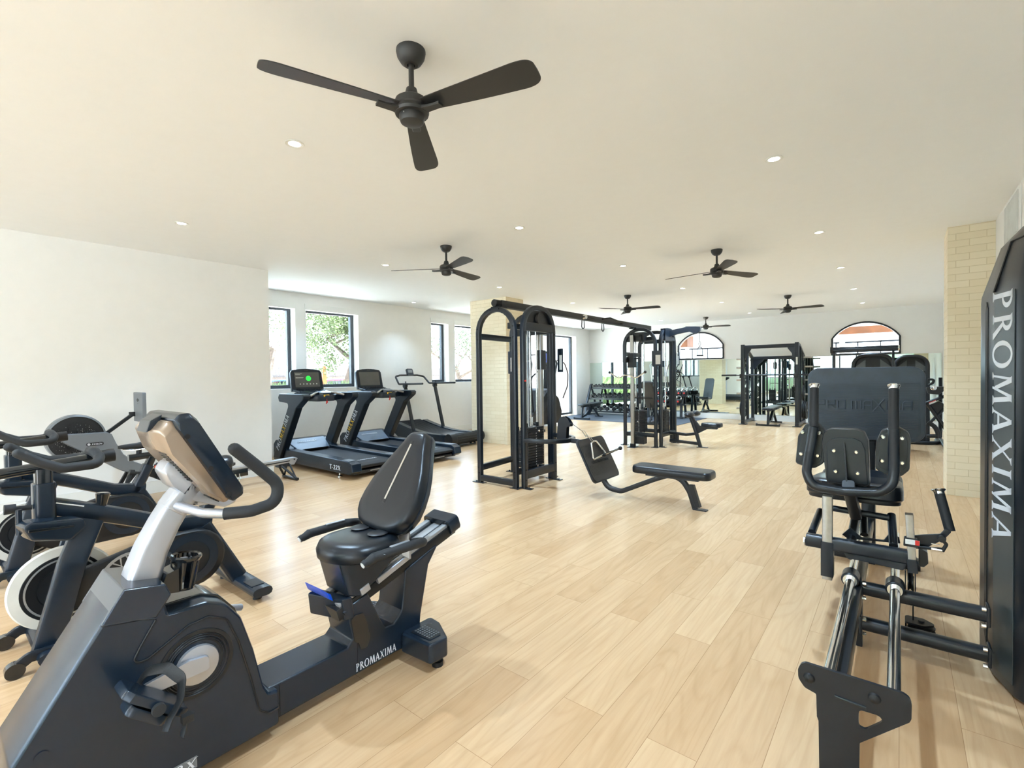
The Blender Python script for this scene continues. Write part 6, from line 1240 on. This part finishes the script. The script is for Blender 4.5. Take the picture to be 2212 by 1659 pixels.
# upright incline bench, back to the camera
ib = thing('incline_bench', 'black adjustable bench with its back raised, behind the far tower', 'weight bench', (-5.15, 12.55, .008))
I = lambda p: V((-5.15+p[0], p[1], p[2]))
b = new(); u_ = V((0, -.42, .91)).normalized(); pad(b, I((0, 12.16, .80)), X_, u_, .30, .78, .065, .06); obj('back_pad', b, mat('grey_vinyl', (44, 48, 52), .4), ib)
b = new(); pad(b, I((0, 12.62, .46)), X_, V((0, 1, .1)), .32, .34, .07, .06); obj('seat_pad', b, M['vinyl'], ib)
b = new(); bar(b, [I((0, 12.80, .45)), I((0, 12.40, .42)), I((0, 12.14, .72))], .05, .05, up=X_); bar(b, [I((0, 12.45, .42)), I((0, 12.85, .04))], .05, .06, up=X_); bar(b, [I((0, 12.50, .40)), I((0, 12.10, .04))], .05, .05, up=X_); bar(b, [I((0, 12.02, .04)), I((0, 12.95, .04))], .06, .05, up=Z_); bar(b, [I((0, 12.2, .62)), I((0, 12.3, .1))], .03, .03, up=X_); obj('frame', b, M['steel'], ib)
b = new(); bar(b, [I((-.26, 12.0, .03)), I((.26, 12.0, .03))], .05, .05, up=Z_); bar(b, [I((-.2, 12.95, .03)), I((.2, 12.95, .03))], .05, .05, up=Z_); obj('floor_bar', b, M['steel2'], ib)
# kettlebell rack
kr = thing('kettlebell_rack', 'black two-shelf kettlebell rack against the mirror behind the pulldown seat', 'weight rack', (-5.4, 14.2, 0))
for y0, z in ((14.25, .68), (14.12, .43)):
    b = new(); bx(b, -6.02, -4.84, y0-.16, y0+.16, z-.02, z); bx(b, -6.02, -4.84, y0-.17, y0-.16, z-.03, z+.02); obj('shelf', b, M['steel'], kr, bev=.003)
for x in (-5.98, -4.98):
    b = new(); bar(b, [(x, 14.02, .008), (x, 14.06, .43), (x, 14.2, .70)], .06, .07, up=X_, fr=.05); bar(b, [(x, 14.45, .008), (x, 14.3, .68)], .06, .06, up=X_); obj('side_frame', b, M['steel'], kr)
kb = thing('kettlebell', 'x', 'kettlebell', group='kettlebells on the two-shelf rack')
b = new(); lathe(b, [(0, 0), (.06, 0), (.088, .03), (.095, .075), (.085, .12), (.055, .15), (.03, .158), (0, .158)], n=24); obj('bell', b, M['dark'], kb)
b = new(); tube(b, [(-.05, 0, .125), (-.072, 0, .18), (-.058, 0, .232), (0, 0, .245), (.058, 0, .232), (.072, 0, .18), (.05, 0, .125)], .014, 10, fr=.03); obj('handle', b, M['chrome'], kb)
b = new(); rings(b, [[(r*math.cos(t), -.0935+.004*0-math.sqrt(max(0, 0))*0-d, .08+r*math.sin(t)) for t in [2*PI*i/20 for i in range(20)]] for r, d in ((.001, .004), (.028, .002), (.03, -.004))], cap=True); obj('weight_label', b, M['red'], kb)
k = 0; xs0 = [-5.92, -5.70, -5.48, -5.27, -5.09, -4.93]
for row, (y, z, sc, n) in enumerate(((14.22, .68, .92, 6), (14.09, .43, 1.0, 5))):
    for i in range(n):
        lb = 'kettlebell with chrome handle and red mark, %s from left on the %s shelf' % (ORD[i], ('upper', 'lower')[row])
        x = xs0[i]+row*.03
        if k == 0: kb.location = (x, y, z); kb.scale = (sc,)*3; kb['label'] = lb
        else: dup(kb, (x, y, z), 0, lb, sc)
        k += 1
# ================================================================ SQUAT FRAME with plates
sm = thing('squat_rack', 'black half-rack squat frame with horizontal bar and plate storage pegs, standing before the mirror', 'exercise machine', (-2.55, 14.0, 0))
LX, RX_ = -3.165, -1.945
for x in (LX, RX_):
    b = new(); bar(b, [(x, 13.45, .02), (x, 13.45, 2.06)], .085, .075, up=Y_); fp_ = obj('front_post', b, M['steel'], sm)
    b = new(); bar(b, [(x, 14.50, .02), (x, 14.47, 1.76)], .07, .07, up=Y_); obj('rear_post', b, M['steel'], sm)
    b = new(); bar(b, [(x, 13.45, 2.03), (x, 13.75, 2.0), (x, 14.47, 1.74)], .06, .07, up=X_, fr=.12); bar(b, [(x, 13.4, .06), (x, 14.55, .06)], .07, .07, up=Z_); bar(b, [(x, 13.95, .08), (x, 13.92, 1.93)], .06, .06, up=X_); obj('side_frame', b, M['steel'], sm)
    b = new(); bx(b, x-.09, x+.09, 13.34, 13.56, 0, .012); bx(b, x-.07, x+.07, 14.44, 14.60, 0, .012); obj('base_plate', b, M['steel'], sm)
b = new(); bar(b, [(LX+.03, 13.45, 1.99), (RX_-.03, 13.45, 1.99)], .06, .09, up=Z_)
for s, x in ((1, LX+.04), (-1, RX_-.04)): prism(b, [(x, 13.44, 1.95), (x+s*.17, 13.44, 1.95), (x+s*.15, 13.44, 1.91), (x+s*.07, 13.44, 1.80), (x+s*.06, 13.44, 1.72), (x, 13.44, 1.70)], (0, .012, 0), .015)
obj('top_crossbeam', b, M['steel'], sm)
b = new(); bar(b, [(LX+.03, 14.47, 1.73), (RX_-.03, 14.47, 1.73)], .06, .08, up=Z_)
for s, x in ((1, LX+.04), (-1, RX_-.04)): prism(b, [(x, 14.46, 1.7), (x+s*.26, 14.46, 1.7), (x+s*.22, 14.46, 1.64), (x+s*.12, 14.46, 1.55), (x, 14.46, 1.38)], (0, .012, 0), .02)
obj('rear_crossbeam', b, M['steel'], sm)
b = new(); bx(b, RX_-.02, RX_+.02, 13.409, 13.411, 1.52, 1.70); obj('warning_sticker', b, M['labelw'], sm)
for x, s in ((LX-.04, -1), (RX_+.04, 1)):
    for z in (1.70, 1.47, 1.14, .78, .38):
        b = new(); cyl(b, (x, 13.93, z), (x+s*.23, 13.93, z), .0235, n=16); obj('storage_peg', b, M['brushed'], sm)
bbl = thing('barbell', 'long black barbell racked across the squat frame at chest height', 'barbell', (-2.6, 13.36, 1.27))
b = new(); cyl(b, (-3.65, 13.36, 1.27), (-1.45, 13.36, 1.27), .014, n=12); obj('bar_shaft', b, M['steel2'], bbl)
for x0, x1 in ((-3.66, -3.30), (-1.80, -1.44)): b = new(); cyl(b, (x0, 13.36, 1.27), (x1, 13.36, 1.27), .024, n=14); obj('sleeve', b, M['steel2'], bbl)
for x in (LX, RX_): b = new(); bx(b, x-.05, x+.05, 13.32, 13.42, 1.20, 1.252); bx(b, x-.05, x+.05, 13.32, 13.335, 1.2, 1.30); obj('bar_hook', b, M['steel2'], sm, bev=.004)
pt_ = thing('weight_plate', 'x', 'weight plate', group='grip plates stored on the squat frame')
b = new(); rings(b, [[(x, r*math.cos(t), r*math.sin(t)) for t in [2*PI*i/36 for i in range(36)]] for r, x in ((.026, -.012), (.05, -.015), (.17, -.010), (.205, -.016), (.22, -.010), (.22, .010), (.205, .016), (.17, .010), (.05, .015), (.026, .012))], closed=True); obj('disc', b, M['dark'], pt_)
b = new()
for i in range(3):
    a = 2*PI*i/3; tube(b, [(sg*.012, .12*math.cos(a+q), .12*math.sin(a+q)) for sg in (1,) for q in (-.4, -.2, 0, .2, .4)], .006, 6)
obj('grip_ring', b, M['brushed'], pt_)
j = 0
for x, s, side in ((LX-.065, -1, 'left'), (RX_+.065, 1, 'right')):
    for zi, (z, sc, n) in enumerate(((1.70, .55, 1), (1.47, .6, 2), (1.14, .62, 2), (.78, .75, 2), (.38, 1.0, 3))):
        for i in range(n):
            lb = '%s plate on the squat frame, %s peg, %s side, %s from upright' % (('Small black', 'Small black', 'Mid-size black', 'Mid-size black', 'Large black')[zi], ('topmost', 'second highest', 'middle', 'second lowest', 'lowest')[zi], side, ('first', 'second', 'third')[i])
            loc = (x+s*i*.036*max(sc, .75), 13.93, z-.0)
            if j == 0: pt_.location = loc; pt_.scale = (sc,)*3; pt_['label'] = lb
            else: dup(pt_, loc, 0, lb, sc)
            j += 1
# ================================================================ MACHINES BEHIND THE LEG PRESS
def shroud_machine(x0, x1, y, h, lb, seat_dir, txt=None):
    t = thing('selectorized_machine', lb, 'exercise machine', ((x0+x1)/2, y, 0), 'shrouded weight machines by the right wall'); w = x1-x0; cx = (x0+x1)/2
    b = new(); tube(b, [(x0+.03, y-.09, .03), (x0+.03, y-.09, h-.03), (x1-.03, y-.09, h-.03), (x1-.03, y-.09, .03)], .032, 14, fr=[0, .17, .17, 0]); obj('tube_frame', b, M['steel2'], t)
    b = new(); prism(b, [(p.x, y-.07, p.z) for p in fil([(x0+.04, 0, .06), (x1-.04, 0, .06), (x1-.04, 0, h-.05), (x0+.04, 0, h-.05)], [.01, .01, .15, .15], 6, closed=True)], (0, .03, 0)); sh = obj('front_shroud', b, M['dark'], t)
    b = new()
    for s, xx in ((1, x0+.06), (-1, x1-.06)): prism(b, [(xx, y-.074, h-.30), (xx+s*.14, y-.074, h-.30), (xx+s*.14, y-.074, h-.10), (xx, y-.074, h-.22)], (0, .003, 0))
    obj('shroud_facet', b, M['grey'] if False else mat('smoky_panel', (70, 72, 72), .3), sh)
    if txt: lettering(txt, (x1-.17, y-.0745, h-.28), -Z_, X_, .075, M['labelw'], sh, width=1.0, t=.002)
    b = new(); bx(b, x0+.05, x1-.05, y-.03, y+.35, .05, h-.2); obj('rear_housing', b, M['steel2'], t, bev=.03)
    b = new(); tube(b, [(x0-.05, y-.12, .035), (x1+.02, y-.12, .035), (x1+.12, y+.1, .035), (x1+.12, y+.5, .035)], .033, 12, fr=.15); obj('base_frame', b, M['steel2'], t)
    return t
t1 = shroud_machine(-.66, -.06, 10.35, 1.64, 'shrouded black weight machine behind the footplate, the one under the roller pad', 1, 'PROMAXIMA')
t2_ = shroud_machine(-.10, .42, 11.5, 1.63, 'shrouded black weight machine behind the footplate, the one nearer the brick pillar', 1, 'PROMAXIMA')
rm = thing('roller_pad_machine', 'long horizontal black roller pad on two thin posts, before the right arched window', 'exercise machine', (-.47, 9.8, 0))
za = P(1870, 754, y=9.8).z; xa, xb_ = P(1797, 757, y=9.8).x, P(1940, 748, y=9.8).x
b = new(); cyl(b, (xa, 9.8, za), (xb_, 9.8, za), .048, n=24); obj('roller_pad', b, M['plastic'], rm)
for x in (xa, xb_): b = new(); cyl(b, (x-.02, 9.8, za), (x+.02, 9.8, za), .055 if x == xa else .045, n=20); obj('roller_cap', b, M['dark'] if x == xa else M['chrome'], rm)
b = new()
for x in (xa+.03, xb_-.06): bar(b, [(x, 9.82, za-.02), (x, 9.82, .03)], .035, .035, up=Y_)
bar(b, [(xa, 9.82, .03), (xb_, 9.82, .03)], .06, .05, up=Z_); bar(b, [(xa+.03, 9.5, .03), (xa+.03, 10.1, .03)], .06, .05, up=Z_); bar(b, [(xb_-.06, 9.5, .03), (xb_-.06, 10.1, .03)], .06, .05, up=Z_); obj('post_frame', b, M['steel2'], rm)
pm = thing('seated_press_machine', 'black seated press machine with crossing tubes, partly hidden by the brick pillar', 'exercise machine', (.55, 11.0, 0))
q_ = lambda a, b_, y=10.8: P(1940+a/4.536, 780+b_/4.536, y=y)
b = new(); tube(b, [q_(290, 420), q_(455, 650), q_(500, 720)], .03, 12); tube(b, [q_(255, 420), q_(455, 345), q_(520, 320)], .026, 12); tube(b, [q_(285, 630), q_(420, 500), q_(470, 440)], .022, 10); tube(b, [q_(290, 600), q_(360, 640), q_(390, 700), q_(395, 755)], .035, 12, fr=.15); tube(b, [q_(280, 735), q_(395, 735)], .033, 12)
tube(b, [V((.60, 10.8, .0)), V((.60, 10.8, .04)), V((.60, 12.2, .04)), V((.60, 12.2, 1.2))], .03, 10); obj('tube_frame', b, M['steel2'], pm)
b = new(); prism(b, [q_(275, 255), q_(470, 250), q_(470, 280), q_(430, 310), q_(400, 330), q_(290, 320)], (0, .18, 0)); obj('press_arm', b, M['steel2'], pm, bev=.02)
b = new(); prism(b, [q_(300, 430), q_(400, 395), q_(455, 420), q_(455, 450), q_(390, 530), q_(350, 500)], (0, .25, 0)); obj('seat_pad', b, M['dark'], pm, bev=.02)
b = new(); tube(b, [q_(290, 180), q_(355, 180), q_(340, 215), q_(300, 235)], .02, 10, fr=.03); obj('hand_grip', b, M['dark'], pm)
b = new(); ball(b, q_(348, 263, 10.72), .045, 14); obj('arm_cap', b, M['chrome'], pm)
b = new(); g = [q_(302, 405, 10.76), q_(370, 380, 10.76), q_(376, 400, 10.76), q_(308, 428, 10.76)]; prism(b, g, (0, .004, 0)); st = obj('sticker', b, M['labelw'], pm); b = new(); g2 = [g[0], g[0]+(g[1]-g[0])*1.0, g[1]+(g[2]-g[1])*.3, g[0]+(g[3]-g[0])*.3]; prism(b, [p-Y_*.002 for p in g2], (0, .002, 0)); obj('sticker_red_edge', b, M['red'], st)
# ================================================================ STAIR CLIMBER and ELLIPTICAL behind the near tower
sc = thing('stair_climber', 'black stair climber with curved hoop rail, between near tower and tall glass door', 'stair climber', (-7.45, 10.35, 0))
b = new(); prism(b, [(-7.85, y, z) for y, z in [(p.y, p.z) for p in fil([V((0, 9.75, .06)), V((0, 10.85, .06)), V((0, 10.95, .35)), V((0, 10.80, .72)), V((0, 10.40, 1.0)), V((0, 10.20, .95)), V((0, 9.80, .45))], .12, 5, closed=True)]], (.75, 0, 0)); obj('drive_housing', b, M['dark'], sc, bev=.03)
for i in range(4): b = new(); bx(b, -7.72, -7.24, 9.45+.22*i, 9.70+.22*i, .12+.20*i, .16+.20*i); bx(b, -7.72, -7.24, 9.69+.22*i, 9.705+.22*i, .14+.20*i, .36+.2*i); obj('step', b, M['steel2'], sc, bev=.006)
for x in (-7.88, -7.07):
    b = new(); prism(b, [(x-.02, 9.40, .05), (x-.02, 9.75, .05), (x-.02, 10.45, .95), (x-.02, 10.40, 1.12), (x-.02, 9.45, .30)], (.05, 0, 0), .02); obj('side_panel', b, M['steel'], sc, bev=.006)
    b = new(); tube(b, [(x, 10.45, 1.0), (x, 10.70, 1.75), (x, 10.3, 1.70), (x, 9.55, 1.30), (x, 9.5, 1.2), (x, 9.6, .35)], .02, 10, fr=.1); obj('hand_rail', b, M['greyrail'] if x < -7.5 else M['steel2'], sc)
b = new(); tube(b, [(-7.03, 10.62, 1.72), (-7.02, 10.95, 1.66), (-7.02, 11.12, 1.38), (-7.02, 11.10, 1.05), (-7.03, 10.88, .72)], .018, 10, fr=.18); obj('hoop_rail', b, mat('bronze_tube', (70, 50, 40), .4), sc)
b = new(); bx(b, -7.75, -7.2, 10.66, 10.76, 1.60, 1.98); cs3 = obj('console', b, M['plastic'], sc, bev=.02); b = new(); bx(b, -7.68, -7.27, 10.652, 10.66, 1.68, 1.92); obj('display', b, mat('blue_display', (70, 90, 190), .3), cs3)
b = new(); bar(b, [(-7.47, 10.7, .9), (-7.47, 10.72, 1.65)], .10, .06, up=Y_); obj('mast', b, M['steel'], sc)
el = thing('elliptical_trainer', 'dark elliptical trainer with silver curved arms, behind the brick column, clearest in the mirror', 'elliptical trainer', (-7.35, 8.95, 0))
Ex = lambda x, y, z: V((-7.35+x, 8.95+y, z))
b = new(); prism(b, [Ex(-.75, -.14, .05), Ex(-.2, -.14, .05), Ex(.05, -.14, .18), Ex(.0, -.14, .45), Ex(-.3, -.14, .72), Ex(-.7, -.14, .70), Ex(-.82, -.14, .4)], (0, .28, 0), .1); obj('drive_housing', b, M['plastic'], el, bev=.03)
b = new(); bar(b, [Ex(-.6, 0, .05), Ex(.85, 0, .05)], .09, .07, up=Z_); bar(b, [Ex(.85, -.28, .04), Ex(.85, .28, .04)], .07, .06, up=Z_); bar(b, [Ex(-.7, -.28, .04), Ex(-.7, .28, .04)], .07, .06, up=Z_); obj('base_frame', b, M['steel'], el)
b = new(); bar(b, [Ex(-.35, 0, .68), Ex(-.18, 0, 1.02), Ex(-.16, 0, 1.38)], .10, .09, up=Y_, fr=.1); obj('mast', b, M['plastic'], el)
b = new(); box(b, Ex(-.15, 0, 1.50), (.06, .36, .28), M4.Rotation(-.35, 3, 'Y')); ce = obj('console', b, M['plastic'], el, bev=.015); b = new(); box(b, Ex(-.112, 0, 1.51), (.006, .28, .18), M4.Rotation(-.35, 3, 'Y')); obj('display', b, mat('blue_screen', (90, 110, 200), .3), ce)
b = new(); tube(b, [Ex(-.05, -.20, 1.22), Ex(-.16, -.20, 1.18), Ex(-.16, .20, 1.18), Ex(-.05, .20, 1.22)], .018, 10, fr=.06); obj('fixed_handle', b, M['dark'], el)
for s in (-1, 1):
    b = new(); tube(b, [Ex(.10, s*.28, 1.72), Ex(-.02, s*.30, 1.45), Ex(-.10, s*.30, 1.2), Ex(-.18, s*.27, 1.05)], .018, 10, fr=.1); ar = obj('moving_arm', b, M['dark'], el)
    b = new(); tube(b, [Ex(-.18, s*.27, 1.05), Ex(.02, s*.28, .95), Ex(.14, s*.28, .7), Ex(.08, s*.28, .42), Ex(.0, s*.26, .30)], .022, 10, fr=.2); obj('curved_link', b, M['chrome'], ar)
    b = new(); bar(b, [Ex(-.55, s*.2, .3+s*.08), Ex(.72, s*.2, .22-s*.05)], .05, .05, up=Z_); pa = obj('pedal_arm', b, M['steel'], el)
    b = new(); bx(b, -7.35+.15, -7.35+.55, 8.95+s*.24-.08, 8.95+s*.24+.08, .30, .34); obj('pedal', b, M['dark'], pa, bev=.01)
